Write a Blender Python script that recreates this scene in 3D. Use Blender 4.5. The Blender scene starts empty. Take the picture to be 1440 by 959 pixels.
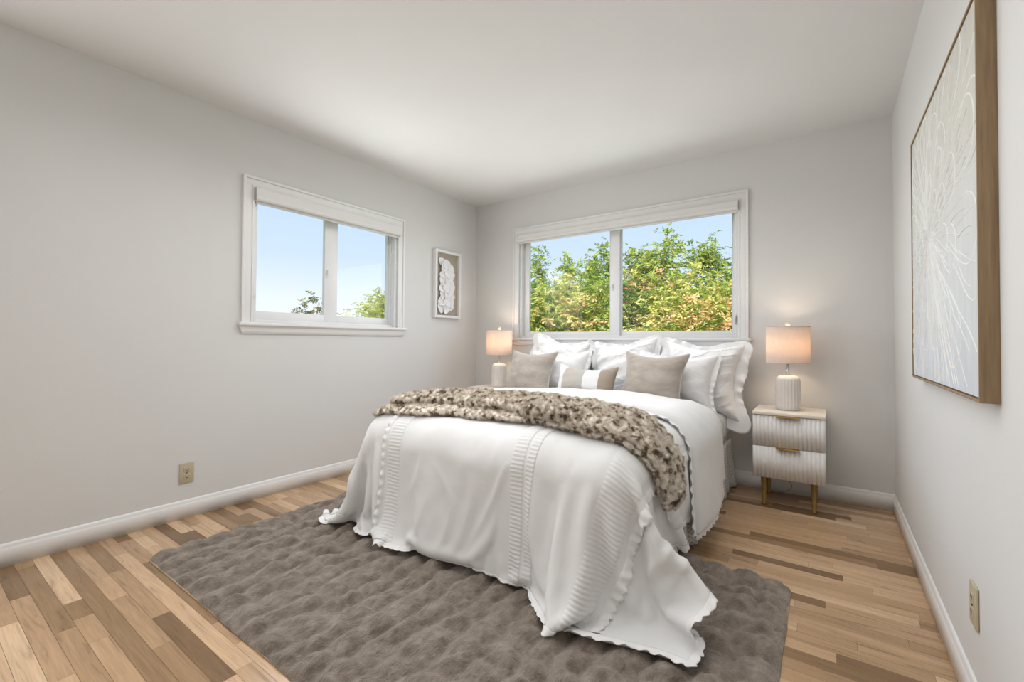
import bpy, bmesh, math, random
import numpy as np
from mathutils import Matrix, Vector

scene = bpy.context.scene
COL = scene.collection
random.seed(7)

# ------------------------------------------------------------------ camera
XL, XR, YB, YR, HC = -3.023, 0.327, 3.608, -1.5, 2.44     # left, right, back, rear walls, ceiling


def make_camera():
    f_px, yaw, pit, roll, h, cy = 628.26, 0.6172, 0.0172, 0.0066, 1.023, 469.6
    fw = Vector((-math.sin(yaw) * math.cos(pit), math.cos(yaw) * math.cos(pit), math.sin(pit)))
    r0 = Vector((math.cos(yaw), math.sin(yaw), 0))
    u0 = r0.cross(fw)
    r = r0 * math.cos(roll) + u0 * math.sin(roll)
    u = -r0 * math.sin(roll) + u0 * math.cos(roll)
    cd = bpy.data.cameras.new('camera')
    cd.sensor_width = 36.0
    cd.lens = f_px / 1440 * 36.0
    cd.shift_y = (cy - 479.5) / 1440
    cd.clip_start = 0.02
    cd.clip_end = 300
    co = bpy.data.objects.new('camera', cd)
    m = Matrix((r, u, -fw)).transposed().to_4x4()
    m.translation = Vector((0, 0, h))
    co.matrix_world = m
    COL.objects.link(co)
    scene.camera = co


make_camera()
scene.view_settings.view_transform = 'Standard'
scene.view_settings.look = 'None'
scene.view_settings.gamma = 1.0
scene.view_settings.use_curve_mapping = False
scene.view_settings.exposure = 0.0

# ------------------------------------------------------------------ world and lights
SKY_STRENGTH = 1.12
world = bpy.data.worlds.new('sky')
scene.world = world
world.use_nodes = True
nt = world.node_tree
nt.nodes.clear()
wo = nt.nodes.new('ShaderNodeOutputWorld')
bg = nt.nodes.new('ShaderNodeBackground')
bg.inputs['Strength'].default_value = SKY_STRENGTH
tc = nt.nodes.new('ShaderNodeTexCoord')
sx = nt.nodes.new('ShaderNodeSeparateXYZ')
rp = nt.nodes.new('ShaderNodeValToRGB')
rp.color_ramp.elements[0].position = 0.0
rp.color_ramp.elements[0].color = (0.97, 0.985, 1.0, 1)
rp.color_ramp.elements[1].position = 0.6
rp.color_ramp.elements[1].color = (0.42, 0.64, 0.98, 1)
e = rp.color_ramp.elements.new(0.07)
e.color = (0.86, 0.93, 1.0, 1)
e = rp.color_ramp.elements.new(0.17)
e.color = (0.64, 0.785, 1.0, 1)
e = rp.color_ramp.elements.new(0.30)
e.color = (0.55, 0.72, 1.0, 1)
nt.links.new(tc.outputs['Generated'], sx.inputs[0])
nt.links.new(sx.outputs['Z'], rp.inputs[0])
nt.links.new(rp.outputs[0], bg.inputs[0])
nt.links.new(bg.outputs[0], wo.inputs[0])


def area(name, loc, direction, sx_, sy_, watts, color=(1, 1, 1), spread=180):
    l = bpy.data.lights.new(name, 'AREA')
    l.shape = 'RECTANGLE'
    l.size, l.size_y, l.energy, l.color = sx_, sy_, watts, color
    l.spread = math.radians(spread)
    o = bpy.data.objects.new(name, l)
    o.location = loc
    o.rotation_euler = Vector(direction).to_track_quat('-Z', 'Y').to_euler()
    COL.objects.link(o)
    return o


sun = bpy.data.lights.new('sun', 'SUN')
sun.energy = 10.0
sun.angle = math.radians(1.0)
sun.color = (1.0, 0.94, 0.84)
so = bpy.data.objects.new('sun', sun)
so.rotation_euler = Vector((-0.25, 0.62, -0.74)).to_track_quat('-Z', 'Y').to_euler()
so.location = (3, -6, 8)
COL.objects.link(so)

area('daylight_back_window', (-1.5, YB - 0.10, 1.56), (0, -1, -0.12), 1.8, 0.8, 10, (0.96, 0.98, 1.0))
area('daylight_left_window', (XL + 0.10, 1.95, 1.58), (1, 0, -0.05), 1.05, 0.75, 12.5, (0.96, 0.98, 1.0))
area('overhead_fill', (-1.35, 1.5, 2.40), (0, 0, -1), 2.2, 2.6, 29.5, (0.975, 0.985, 1.0), 150)  # added soft light under the ceiling, no fixture there; brightens bed top and floor
area('side_fill', (XL + 0.06, -0.6, 1.3), (1, 0.1, 0), 1.4, 1.8, 21, (0.975, 0.985, 1.0))  # added fill for the right wall; the left wall is solid here

# ------------------------------------------------------------------ numpy helpers


def vnoise(x, y, seed=0):
    """smooth value noise, about -1..1"""
    rng = np.random.RandomState(seed)
    tab = rng.rand(64, 64) * 2 - 1
    xi = np.floor(x).astype(int)
    yi = np.floor(y).astype(int)
    fx = x - xi
    fy = y - yi
    fx = fx * fx * fx * (fx * (fx * 6 - 15) + 10)
    fy = fy * fy * fy * (fy * (fy * 6 - 15) + 10)
    a = tab[xi % 64, yi % 64]
    b = tab[(xi + 1) % 64, yi % 64]
    c = tab[xi % 64, (yi + 1) % 64]
    d = tab[(xi + 1) % 64, (yi + 1) % 64]
    return (a * (1 - fx) + b * fx) * (1 - fy) + (c * (1 - fx) + d * fx) * fy


def fbm(x, y, seed=0, octv=3):
    s = 0
    for k in range(octv):
        s = s + vnoise(x * 2 ** k, y * 2 ** k, seed + k) * 0.5 ** k
    return s


def smooth01(t):
    t = np.clip(t, 0, 1)
    return t * t * (3 - 2 * t)


def bicubic(G, fi, fj):
    """Catmull-Rom sample of grid G[n,m,3] at float indices"""
    n, m = G.shape[:2]
    fi = np.clip(fi, 0, n - 1.0001)
    fj = np.clip(fj, 0, m - 1.0001)
    i = np.floor(fi).astype(int)
    j = np.floor(fj).astype(int)
    t = fi - i
    s = fj - j

    def w(t):
        return [-.5 * t ** 3 + t ** 2 - .5 * t, 1.5 * t ** 3 - 2.5 * t ** 2 + 1,
                -1.5 * t ** 3 + 2 * t ** 2 + .5 * t, .5 * t ** 3 - .5 * t ** 2]
    wi, wj = w(t), w(s)
    out = 0
    for a in range(4):
        ia = np.clip(i + a - 1, 0, n - 1)
        for b in range(4):
            jb = np.clip(j + b - 1, 0, m - 1)
            out = out + G[ia, jb] * (wi[a] * wj[b])[..., None]
    return out


# ------------------------------------------------------------------ materials


def new_mat(name):
    m = bpy.data.materials.new(name)
    m.use_nodes = True
    return m, m.node_tree, m.node_tree.nodes['Principled BSDF']


def ramp(nt, fac, stops):
    r = nt.nodes.new('ShaderNodeValToRGB')
    els = r.color_ramp.elements
    while len(els) < len(stops):
        els.new(0.5)
    for el, (p, c) in zip(els, stops):
        el.position = p
        el.color = (*c, 1)
    nt.links.new(fac, r.inputs[0])
    return r.outputs[0]


def noise(nt, scale, detail=3, rough=0.5, coord='Object', stretch=None):
    tc = nt.nodes.new('ShaderNodeTexCoord')
    n = nt.nodes.new('ShaderNodeTexNoise')
    n.inputs['Scale'].default_value = scale
    n.inputs['Detail'].default_value = detail
    n.inputs['Roughness'].default_value = rough
    src = tc.outputs[coord]
    if stretch:
        mp = nt.nodes.new('ShaderNodeMapping')
        mp.inputs['Scale'].default_value = stretch
        nt.links.new(src, mp.inputs[0])
        src = mp.outputs[0]
    nt.links.new(src, n.inputs['Vector'])
    return n.outputs['Fac']


def bump(nt, bs, height, strength, dist):
    b = nt.nodes.new('ShaderNodeBump')
    b.inputs['Strength'].default_value = strength
    b.inputs['Distance'].default_value = dist
    nt.links.new(height, b.inputs['Height'])
    nt.links.new(b.outputs[0], bs.inputs['Normal'])


def simple(name, color, rough=0.6, metal=0.0, spec=0.4, var=0.0, vscale=8, bscale=0, bstr=0.2, bdist=0.002, stretch=None, sheen=0.0):
    m, nt, bs = new_mat(name)
    bs.inputs['Roughness'].default_value = rough
    bs.inputs['Metallic'].default_value = metal
    bs.inputs['Specular IOR Level'].default_value = spec
    if sheen:
        bs.inputs['Sheen Weight'].default_value = sheen
        bs.inputs['Sheen Roughness'].default_value = 0.4
    v = max(var, 0.015)
    f = noise(nt, vscale, 3, 0.55, stretch=stretch)
    lo = tuple(max(0, c * (1 - v)) for c in color)
    hi = tuple(min(1, c * (1 + v)) for c in color)
    nt.links.new(ramp(nt, f, [(0.3, lo), (0.7, hi)]), bs.inputs['Base Color'])
    if bscale:
        bump(nt, bs, noise(nt, bscale, 2, stretch=stretch), bstr, bdist)
    return m


M = {}
M['wall'] = simple('wall_paint', (0.725, 0.722, 0.708), 0.75, spec=0.25, var=0.01, vscale=1.5, bscale=160, bstr=0.12, bdist=0.002)
M['ceiling'] = simple('ceiling_paint', (0.765, 0.762, 0.75), 0.8, spec=0.2, var=0.01, vscale=2, bscale=120, bstr=0.08, bdist=0.002)
M['trim'] = simple('trim_paint', (0.84, 0.835, 0.825), 0.38, spec=0.4, bscale=30, bstr=0.03)
M['vinyl'] = simple('white_vinyl', (0.82, 0.82, 0.82), 0.35, spec=0.45)
M['grey_plastic'] = simple('grey_plastic', (0.42, 0.41, 0.40), 0.45)
M['blind'] = simple('blind_fabric', (0.78, 0.77, 0.755), 0.8, spec=0.2, bscale=400, bstr=0.1, bdist=0.001)
M['gold'] = simple('brushed_brass', (0.62, 0.42, 0.17), 0.32, metal=1.0, var=0.05, vscale=40)
M['dark_brass'] = simple('aged_brass_leg', (0.27, 0.165, 0.045), 0.42, metal=0.6, var=0.08, vscale=30)
M['chrome'] = simple('nickel', (0.62, 0.60, 0.57), 0.25, metal=1.0)
M['ns_white'] = simple('nightstand_lacquer', (0.80, 0.78, 0.75), 0.45, spec=0.4)
M['ns_top'] = simple('nightstand_top', (0.80, 0.725, 0.63), 0.4, spec=0.4, var=0.03, vscale=4, stretch=(1, 12, 12))
M['ceramic'] = simple('ribbed_ceramic', (0.73, 0.68, 0.635), 0.55, var=0.03, vscale=20, bscale=90, bstr=0.1)
M['finial'] = simple('finial', (0.84, 0.74, 0.60), 0.4)
M['ivory'] = simple('ivory_plastic', (0.53, 0.46, 0.32), 0.4, var=0.03)
M['ivory_dark'] = simple('outlet_slot', (0.07, 0.055, 0.035), 0.6)
M['cord'] = simple('grey_cord', (0.42, 0.42, 0.41), 0.5)
M['oak_frame'] = simple('oak_frame', (0.30, 0.205, 0.115), 0.6, var=0.22, vscale=6, bscale=60, bstr=0.15, stretch=(14, 14, 1))
M['white_frame'] = simple('white_frame', (0.84, 0.84, 0.84), 0.45)
M['taupe_backing'] = simple('taupe_backing', (0.42, 0.365, 0.30), 0.85, var=0.06, vscale=30, bscale=300)
M['petal'] = simple('white_petal', (0.86, 0.86, 0.87), 0.75, bscale=120, bstr=0.15)
M['cotton'] = simple('white_cotton', (0.79, 0.785, 0.775), 0.9, spec=0.1, bscale=55, bstr=0.10, bdist=0.004, sheen=0.1)
M['cotton_pleat'] = simple('white_pleated_cotton', (0.785, 0.78, 0.77), 0.9, spec=0.1, bscale=300, bstr=0.1, bdist=0.001)
M['lace'] = simple('white_lace', (0.83, 0.825, 0.815), 0.9, spec=0.1, bscale=240, bstr=0.25, bdist=0.002)
M['pillow_cotton'] = simple('pillow_cotton', (0.86, 0.855, 0.85), 0.9, spec=0.1, bscale=30, bstr=0.10, bdist=0.006, sheen=0.1)
M['velvet'] = simple('taupe_velvet', (0.43, 0.375, 0.325), 0.85, spec=0.15, var=0.16, vscale=9, bscale=220, bstr=0.15, stretch=(1, 1, 2.2), sheen=0.55)
M['piping'] = simple('velvet_seam', (0.62, 0.58, 0.54), 0.85, spec=0.1)
M['mattress_side'] = simple('mattress_ticking', (0.75, 0.74, 0.73), 0.9)
M['boxspring'] = simple('box_spring_cloth', (0.62, 0.62, 0.62), 0.9)
M['bark'] = simple('bark', (0.16, 0.11, 0.075), 0.9, var=0.3, vscale=12, bscale=30, bstr=0.5)
M['grass'] = simple('grass_ground', (0.13, 0.19, 0.06), 0.95, var=0.4, vscale=2)
M['siding'] = simple('outside_wall', (0.6, 0.58, 0.55), 0.8)


def glass_mat():
    m, nt, bs = new_mat('window_glass')
    nt.nodes.remove(bs)
    out = nt.nodes['Material Output']
    tr = nt.nodes.new('ShaderNodeBsdfTransparent')
    tr.inputs[0].default_value = (0.985, 0.99, 0.985, 1)
    gl = nt.nodes.new('ShaderNodeBsdfGlossy')
    gl.inputs['Roughness'].default_value = 0.02
    mx = nt.nodes.new('ShaderNodeMixShader')
    fr = nt.nodes.new('ShaderNodeFresnel')
    fr.inputs['IOR'].default_value = 1.45
    mu = nt.nodes.new('ShaderNodeMath')
    mu.operation = 'MULTIPLY'
    mu.inputs[1].default_value = 0.22
    nt.links.new(fr.outputs[0], mu.inputs[0])
    nt.links.new(mu.outputs[0], mx.inputs[0])
    nt.links.new(tr.outputs[0], mx.inputs[1])
    nt.links.new(gl.outputs[0], mx.inputs[2])
    nt.links.new(mx.outputs[0], out.inputs[0])
    return m


M['glass'] = glass_mat()


def shade_mat():
    m, nt, bs = new_mat('linen_lamp_shade')
    out = nt.nodes['Material Output']
    f = noise(nt, 160, 2, stretch=(1, 1, 0.15))
    c = ramp(nt, f, [(0.3, (0.76, 0.70, 0.65)), (0.7, (0.84, 0.79, 0.74))])
    nt.links.new(c, bs.inputs['Base Color'])
    bs.inputs['Roughness'].default_value = 0.9
    bs.inputs['Specular IOR Level'].default_value = 0.1
    tl = nt.nodes.new('ShaderNodeBsdfTranslucent')
    tl.inputs[0].default_value = (0.94, 0.76, 0.60, 1)
    mx = nt.nodes.new('ShaderNodeMixShader')
    mx.inputs[0].default_value = 0.40
    nt.links.new(bs.outputs[0], mx.inputs[1])
    nt.links.new(tl.outputs[0], mx.inputs[2])
    nt.links.new(mx.outputs[0], out.inputs[0])
    return m


M['shade'] = shade_mat()


def bulb_mat():
    m, nt, bs = new_mat('lit_bulb')
    bs.inputs['Emission Color'].default_value = (1.0, 0.72, 0.42, 1)
    bs.inputs['Emission Strength'].default_value = 6.0
    return m


M['bulb'] = bulb_mat()


def floor_mat():
    m, nt, bs = new_mat('oak_strip_floor')
    at = nt.nodes.new('ShaderNodeAttribute')
    at.attribute_name = 'plank'
    sep = nt.nodes.new('ShaderNodeSeparateColor')
    nt.links.new(at.outputs['Color'], sep.inputs[0])
    base = ramp(nt, sep.outputs[0], [(0.0, (0.18, 0.103, 0.049)), (0.10, (0.245, 0.148, 0.073)), (0.26, (0.39, 0.25, 0.138)),
                                     (0.5, (0.51, 0.335, 0.198)), (0.75, (0.585, 0.395, 0.245)), (1.0, (0.68, 0.485, 0.315))])
    tc = nt.nodes.new('ShaderNodeTexCoord')
    off = nt.nodes.new('ShaderNodeCombineXYZ')
    mul = nt.nodes.new('ShaderNodeMath')
    mul.operation = 'MULTIPLY'
    mul.inputs[1].default_value = 37.0
    nt.links.new(sep.outputs[1], mul.inputs[0])
    nt.links.new(mul.outputs[0], off.inputs[2])
    nt.links.new(mul.outputs[0], off.inputs[0])
    add = nt.nodes.new('ShaderNodeVectorMath')
    add.operation = 'ADD'
    nt.links.new(tc.outputs['Object'], add.inputs[0])
    nt.links.new(off.outputs[0], add.inputs[1])
    mp = nt.nodes.new('ShaderNodeMapping')
    mp.inputs['Scale'].default_value = (1.8, 20, 1)
    nt.links.new(add.outputs[0], mp.inputs[0])
    n1 = nt.nodes.new('ShaderNodeTexNoise')
    n1.inputs['Scale'].default_value = 1.0
    n1.inputs['Detail'].default_value = 5
    n1.inputs['Roughness'].default_value = 0.62
    n1.inputs['Distortion'].default_value = 1.8
    nt.links.new(mp.outputs[0], n1.inputs['Vector'])
    mp2 = nt.nodes.new('ShaderNodeMapping')
    mp2.inputs['Scale'].default_value = (8, 160, 1)
    nt.links.new(add.outputs[0], mp2.inputs[0])
    n2 = nt.nodes.new('ShaderNodeTexNoise')
    n2.inputs['Scale'].default_value = 1.0
    n2.inputs['Detail'].default_value = 3
    nt.links.new(mp2.outputs[0], n2.inputs['Vector'])
    g1 = ramp(nt, n1.outputs['Fac'], [(0.25, (0.50, 0.45, 0.38)), (0.42, (0.93, 0.92, 0.90)), (0.75, (1.16, 1.14, 1.10))])
    g2 = ramp(nt, n2.outputs['Fac'], [(0.3, (0.90, 0.89, 0.87)), (0.6, (1.03, 1.03, 1.03))])

    def mulc(a, b):
        x = nt.nodes.new('ShaderNodeMix')
        x.data_type = 'RGBA'
        x.blend_type = 'MULTIPLY'
        x.inputs[0].default_value = 1.0
        nt.links.new(a, x.inputs[6])
        nt.links.new(b, x.inputs[7])
        return x.outputs[2]
    nt.links.new(mulc(mulc(base, g1), g2), bs.inputs['Base Color'])
    bs.inputs['Roughness'].default_value = 0.24
    bs.inputs['Specular IOR Level'].default_value = 0.45
    bump(nt, bs, n2.outputs['Fac'], 0.05, 0.002)
    return m


M['floor'] = floor_mat()
M['floor_gap'] = simple('floor_gap', (0.10, 0.06, 0.03), 0.9)


def fur_mat(name, stops, scale, detail=3, rough=0.85, sheen=0.3, coord='Object', stretch=None):
    m, nt, bs = new_mat(name)
    f = noise(nt, scale, detail, 0.6, coord, stretch)
    nt.links.new(ramp(nt, f, stops), bs.inputs['Base Color'])
    bs.inputs['Roughness'].default_value = rough
    bs.inputs['Specular IOR Level'].default_value = 0.12
    bs.inputs['Sheen Weight'].default_value = sheen
    return m


M['rug'] = fur_mat('rug_fur', [(0.32, (0.135, 0.106, 0.083)), (0.5, (0.220, 0.180, 0.146)), (0.68, (0.31, 0.262, 0.218))], 26, 5, sheen=0.45, stretch=(1, 0.6, 1))
M['rug'].node_tree.nodes['Principled BSDF'].inputs['Sheen Tint'].default_value = (0.95, 0.86, 0.77, 1)
_nt = M['rug'].node_tree
bump(_nt, _nt.nodes['Principled BSDF'], noise(_nt, 90, 4, 0.7, stretch=(1, 0.45, 1)), 0.9, 0.012)
M['rug_back'] = simple('rug_backing', (0.45, 0.34, 0.22), 0.9)
M['throw'] = fur_mat('throw_fur', [(0.35, (0.11, 0.07, 0.045)), (0.41, (0.32, 0.24, 0.165)), (0.47, (0.72, 0.64, 0.53)), (0.7, (0.88, 0.83, 0.76))], 30, 2, sheen=0.4)
M['throw_lining'] = simple('throw_lining', (0.72, 0.71, 0.69), 0.85, sheen=0.3)


def dots_mat():
    """white cloth with a small regular grey motif, laid out in UV metres"""
    m, nt, bs = new_mat('dotted_sheet')
    tc = nt.nodes.new('ShaderNodeTexCoord')
    mp = nt.nodes.new('ShaderNodeMapping')
    mp.inputs['Scale'].default_value = (68, 68, 68)
    mp.inputs['Rotation'].default_value = (0, 0, math.radians(45))
    v = nt.nodes.new('ShaderNodeTexVoronoi')
    v.inputs['Scale'].default_value = 1.0
    v.inputs['Randomness'].default_value = 0.12
    nt.links.new(tc.outputs['UV'], mp.inputs[0])
    nt.links.new(mp.outputs[0], v.inputs['Vector'])
    c = ramp(nt, v.outputs['Distance'], [(0.22, (0.36, 0.38, 0.39)), (0.34, (0.70, 0.70, 0.69))])
    nt.links.new(c, bs.inputs['Base Color'])
    bs.inputs['Roughness'].default_value = 0.9
    bs.inputs['Specular IOR Level'].default_value = 0.1
    return m


M['dots'] = dots_mat()


def stripe_mat():
    m, nt, bs = new_mat('striped_linen')
    tc = nt.nodes.new('ShaderNodeTexCoord')
    sp = nt.nodes.new('ShaderNodeSeparateXYZ')
    nt.links.new(tc.outputs['UV'], sp.inputs[0])
    W, B, G, T = (0.80, 0.795, 0.785), (0.52, 0.475, 0.42), (0.50, 0.475, 0.45), (0.40, 0.335, 0.275)
    r = nt.nodes.new('ShaderNodeValToRGB')
    r.color_ramp.interpolation = 'CONSTANT'
    stops = [(0.0, W), (0.19, B), (0.40, G), (0.53, W), (0.755, T)]
    els = r.color_ramp.elements
    while len(els) < len(stops):
        els.new(0.5)
    for el, (p, c) in zip(els, stops):
        el.position = p
        el.color = (*c, 1)
    nt.links.new(sp.outputs[0], r.inputs[0])
    n = noise(nt, 120, 2, coord='UV', stretch=(1, 12, 1))
    g = ramp(nt, n, [(0.3, (0.90, 0.90, 0.90)), (0.7, (1.05, 1.05, 1.05))])
    x = nt.nodes.new('ShaderNodeMix')
    x.data_type = 'RGBA'
    x.blend_type = 'MULTIPLY'
    x.inputs[0].default_value = 1
    nt.links.new(r.outputs[0], x.inputs[6])
    nt.links.new(g, x.inputs[7])
    nt.links.new(x.outputs[2], bs.inputs['Base Color'])
    bs.inputs['Roughness'].default_value = 0.9
    bs.inputs['Specular IOR Level'].default_value = 0.1
    bump(nt, bs, n, 0.2, 0.002)
    return m


M['stripe'] = stripe_mat()


def canvas_mat():
    m, nt, bs = new_mat('painted_canvas')
    tc = nt.nodes.new('ShaderNodeTexCoord')
    sp = nt.nodes.new('ShaderNodeSeparateXYZ')
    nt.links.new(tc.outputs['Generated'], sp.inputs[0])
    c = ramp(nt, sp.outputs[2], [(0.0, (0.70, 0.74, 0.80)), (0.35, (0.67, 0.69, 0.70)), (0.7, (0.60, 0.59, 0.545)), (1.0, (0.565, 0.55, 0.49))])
    n = noise(nt, 14, 5, 0.65, stretch=(1, 2.4, 0.4))
    g = ramp(nt, n, [(0.3, (0.93, 0.93, 0.93)), (0.7, (1.05, 1.05, 1.05))])
    x = nt.nodes.new('ShaderNodeMix')
    x.data_type = 'RGBA'
    x.blend_type = 'MULTIPLY'
    x.inputs[0].default_value = 1
    nt.links.new(c, x.inputs[6])
    nt.links.new(g, x.inputs[7])
    nt.links.new(x.outputs[2], bs.inputs['Base Color'])
    bs.inputs['Roughness'].default_value = 0.7
    bump(nt, bs, n, 0.1, 0.002)
    return m


M['canvas'] = canvas_mat()
M['line_paint'] = simple('raised_white_paint', (0.77, 0.77, 0.745), 0.6)


def leaf_mat(name, stops):
    m, nt, bs = new_mat(name)
    out = nt.nodes['Material Output']
    at = nt.nodes.new('ShaderNodeAttribute')
    at.attribute_name = 'leaf'
    sep = nt.nodes.new('ShaderNodeSeparateColor')
    nt.links.new(at.outputs['Color'], sep.inputs[0])
    c = ramp(nt, sep.outputs[0], stops)
    nt.links.new(c, bs.inputs['Base Color'])
    bs.inputs['Roughness'].default_value = 0.55
    bs.inputs['Specular IOR Level'].default_value = 0.3
    tl = nt.nodes.new('ShaderNodeBsdfTranslucent')
    nt.links.new(c, tl.inputs[0])
    mx = nt.nodes.new('ShaderNodeMixShader')
    mx.inputs[0].default_value = 0.35
    nt.links.new(bs.outputs[0], mx.inputs[1])
    nt.links.new(tl.outputs[0], mx.inputs[2])
    nt.links.new(mx.outputs[0], out.inputs[0])
    return m


M['autumn_leaf'] = leaf_mat('autumn_leaf', [(0.0, (0.08, 0.18, 0.04)), (0.25, (0.22, 0.33, 0.07)), (0.45, (0.42, 0.46, 0.10)), (0.65, (0.68, 0.60, 0.21)),
                                            (0.84, (0.78, 0.54, 0.26)), (1.0, (0.84, 0.46, 0.30))])
M['yellow_leaf'] = leaf_mat('yellow_green_leaf', [(0.0, (0.20, 0.26, 0.04)), (0.5, (0.42, 0.46, 0.10)), (1.0, (0.62, 0.60, 0.18))])
M['dry_leaf'] = leaf_mat('olive_leaf', [(0.0, (0.10, 0.11, 0.04)), (1.0, (0.36, 0.33, 0.12))])

# ------------------------------------------------------------------ object helpers


def link_mesh(name, me, mat, parent=None, loc=None, smooth=False):
    o = bpy.data.objects.new(name, me)
    COL.objects.link(o)
    mats = mat if isinstance(mat, (list, tuple)) else [mat]
    for k in mats:
        me.materials.append(k)
    if smooth:
        me.polygons.foreach_set('use_smooth', [True] * len(me.polygons))
    if parent:
        o.parent = parent
    if loc is not None:
        o.location = loc
    return o


def mesh_arr(name, V, Fc, mat, parent=None, loc=None, smooth=True, uv=None):
    """mesh from numpy verts and an (n,k) face index array; uv per vertex"""
    V = np.asarray(V, dtype=np.float32).reshape(-1, 3)
    Fc = np.asarray(Fc, dtype=np.int32)
    me = bpy.data.meshes.new(name)
    k = Fc.shape[1]
    me.vertices.add(len(V))
    me.vertices.foreach_set('co', V.ravel())
    me.loops.add(Fc.size)
    me.loops.foreach_set('vertex_index', Fc.ravel())
    me.polygons.add(len(Fc))
    me.polygons.foreach_set('loop_start', np.arange(0, Fc.size, k, dtype=np.int32))
    me.polygons.foreach_set('loop_total', np.full(len(Fc), k, dtype=np.int32))
    me.update(calc_edges=True)
    if uv is not None:
        l = me.uv_layers.new(name='UVMap')
        l.data.foreach_set('uv', np.asarray(uv, dtype=np.float32)[Fc.ravel()].ravel())
    me.validate()
    return link_mesh(name, me, mat, parent, loc, smooth)


def grid_faces(n, m, close_i=False, close_j=False, base=0):
    i = np.arange(n if close_i else n - 1)
    j = np.arange(m if close_j else m - 1)
    I, J = np.meshgrid(i, j, indexing='ij')
    I2, J2 = (I + 1) % n, (J + 1) % m
    return (np.stack([I * m + J, I2 * m + J, I2 * m + J2, I * m + J2], -1).reshape(-1, 4)) + base


def bm_box(bm, x0, x1, y0, y1, z0, z1, bev=0.0, seg=2, rot=None, pivot=None):
    r = bmesh.ops.create_cube(bm, size=1.0)
    vs = r['verts']
    for v in vs:
        v.co = Vector(((x0 + x1) / 2 + v.co.x * (x1 - x0), (y0 + y1) / 2 + v.co.y * (y1 - y0), (z0 + z1) / 2 + v.co.z * (z1 - z0)))
    if bev > 0:
        es = set()
        for v in vs:
            es.update(v.link_edges)
        r2 = bmesh.ops.bevel(bm, geom=list(es), offset=bev, segments=seg, affect='EDGES', profile=0.5)
        vs = list({v for f in r2['faces'] for v in f.verts} | {v for v in vs if v.is_valid})
    return vs


def bm_obj(name, bm, mat, parent=None, loc=None, smooth=False):
    bmesh.ops.recalc_face_normals(bm, faces=bm.faces)
    me = bpy.data.meshes.new(name)
    bm.to_mesh(me)
    bm.free()
    o = link_mesh(name, me, mat, parent, loc, smooth)
    if smooth:
        try:
            me.set_sharp_from_angle(angle=math.radians(40))
        except Exception:
            pass
    return o


def boxes(name, lst, mat, parent=None, loc=None, bev=0.0, smooth=False):
    bm = bmesh.new()
    for b in lst:
        bm_box(bm, *b, bev=bev)
    return bm_obj(name, bm, mat, parent, loc, smooth or bev > 0)


def lathe(name, prof, mat, parent=None, loc=None, seg=48, ribs=0, ribdepth=0.0, ribz=None):
    """surface of revolution; prof = [(r,z)...]"""
    prof = np.array(prof, float)
    a = np.linspace(0, 2 * math.pi, seg, endpoint=False)
    R = prof[:, 0][:, None] * np.ones(seg)
    if ribs:
        env = np.ones(len(prof)) if ribz is None else np.array([1.0 if ribz[0] <= z <= ribz[1] else 0.0 for z in prof[:, 1]])
        R = R - ribdepth * env[:, None] * (1 - np.abs(np.sin(a * ribs / 2)))[None, :]
    X = R * np.cos(a)
    Y = R * np.sin(a)
    Z = prof[:, 1][:, None] * np.ones(seg)
    V = np.stack([X, Y, Z], -1).reshape(-1, 3)
    return mesh_arr(name, V, grid_faces(len(prof), seg, close_j=True), mat, parent, loc, True)


def tube(name, pts, r, mat, parent=None, loc=None, seg=8):
    pts = np.array(pts, float)
    n = len(pts)
    T = np.gradient(pts, axis=0)
    T /= np.linalg.norm(T, axis=1)[:, None] + 1e-9
    ref = np.array([0.31, 0.17, 0.93])
    U = np.cross(T, ref)
    U /= np.linalg.norm(U, axis=1)[:, None] + 1e-9
    W = np.cross(T, U)
    a = np.linspace(0, 2 * math.pi, seg, endpoint=False)
    r = np.broadcast_to(np.asarray(r, float), (n,))
    V = pts[:, None, :] + r[:, None, None] * (np.cos(a)[None, :, None] * U[:, None, :] + np.sin(a)[None, :, None] * W[:, None, :])
    F = grid_faces(n, seg, close_j=True)
    return mesh_arr(name, V.reshape(-1, 3), F, mat, parent, loc, True)


def tag(o, label, cat, group=None):
    o['label'] = label
    o['category'] = cat
    if group:
        o['group'] = group
    return o


def thing(name, label, cat, loc=(0, 0, 0), rotz=0.0, group=None):
    o = bpy.data.objects.new(name, None)
    o.empty_display_size = 0.05
    COL.objects.link(o)
    o.location = loc
    o.rotation_euler = (0, 0, rotz)
    return tag(o, label, cat, group)


def struct(o, label=None, cat=None):
    o['kind'] = 'structure'
    if label:
        o['label'] = label
    if cat:
        o['category'] = cat
    return o


def fur(o, count, child, length, slot, root=0.0009, tip=0.0003, seed=1, brown=0.006, rand=0.5, clump=0.25, vgroup=None, radius=0.01):
    md = o.modifiers.new('fur', 'PARTICLE_SYSTEM')
    ps = o.particle_systems[-1]
    ps.seed = seed
    s = ps.settings
    s.type = 'HAIR'
    s.use_advanced_hair = True
    s.count = count
    s.hair_step = 3
    s.render_step = 2
    s.emit_from = 'FACE'
    s.hair_length = length
    s.brownian_factor = brown
    s.factor_random = 0.0
    s.child_type = 'SIMPLE'
    s.rendered_child_count = child
    s.child_percent = 1
    s.child_radius = radius
    s.child_roundness = 0.2
    s.clump_factor = clump
    s.roughness_2 = 0.0
    s.child_length = 1.0
    s.length_random = rand
    s.root_radius = 1.0
    s.tip_radius = tip / root
    s.radius_scale = root
    s.material = slot
    if vgroup:
        ps.vertex_group_density = vgroup
    return ps

# ------------------------------------------------------------------ room shell
TH = 0.16


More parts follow.
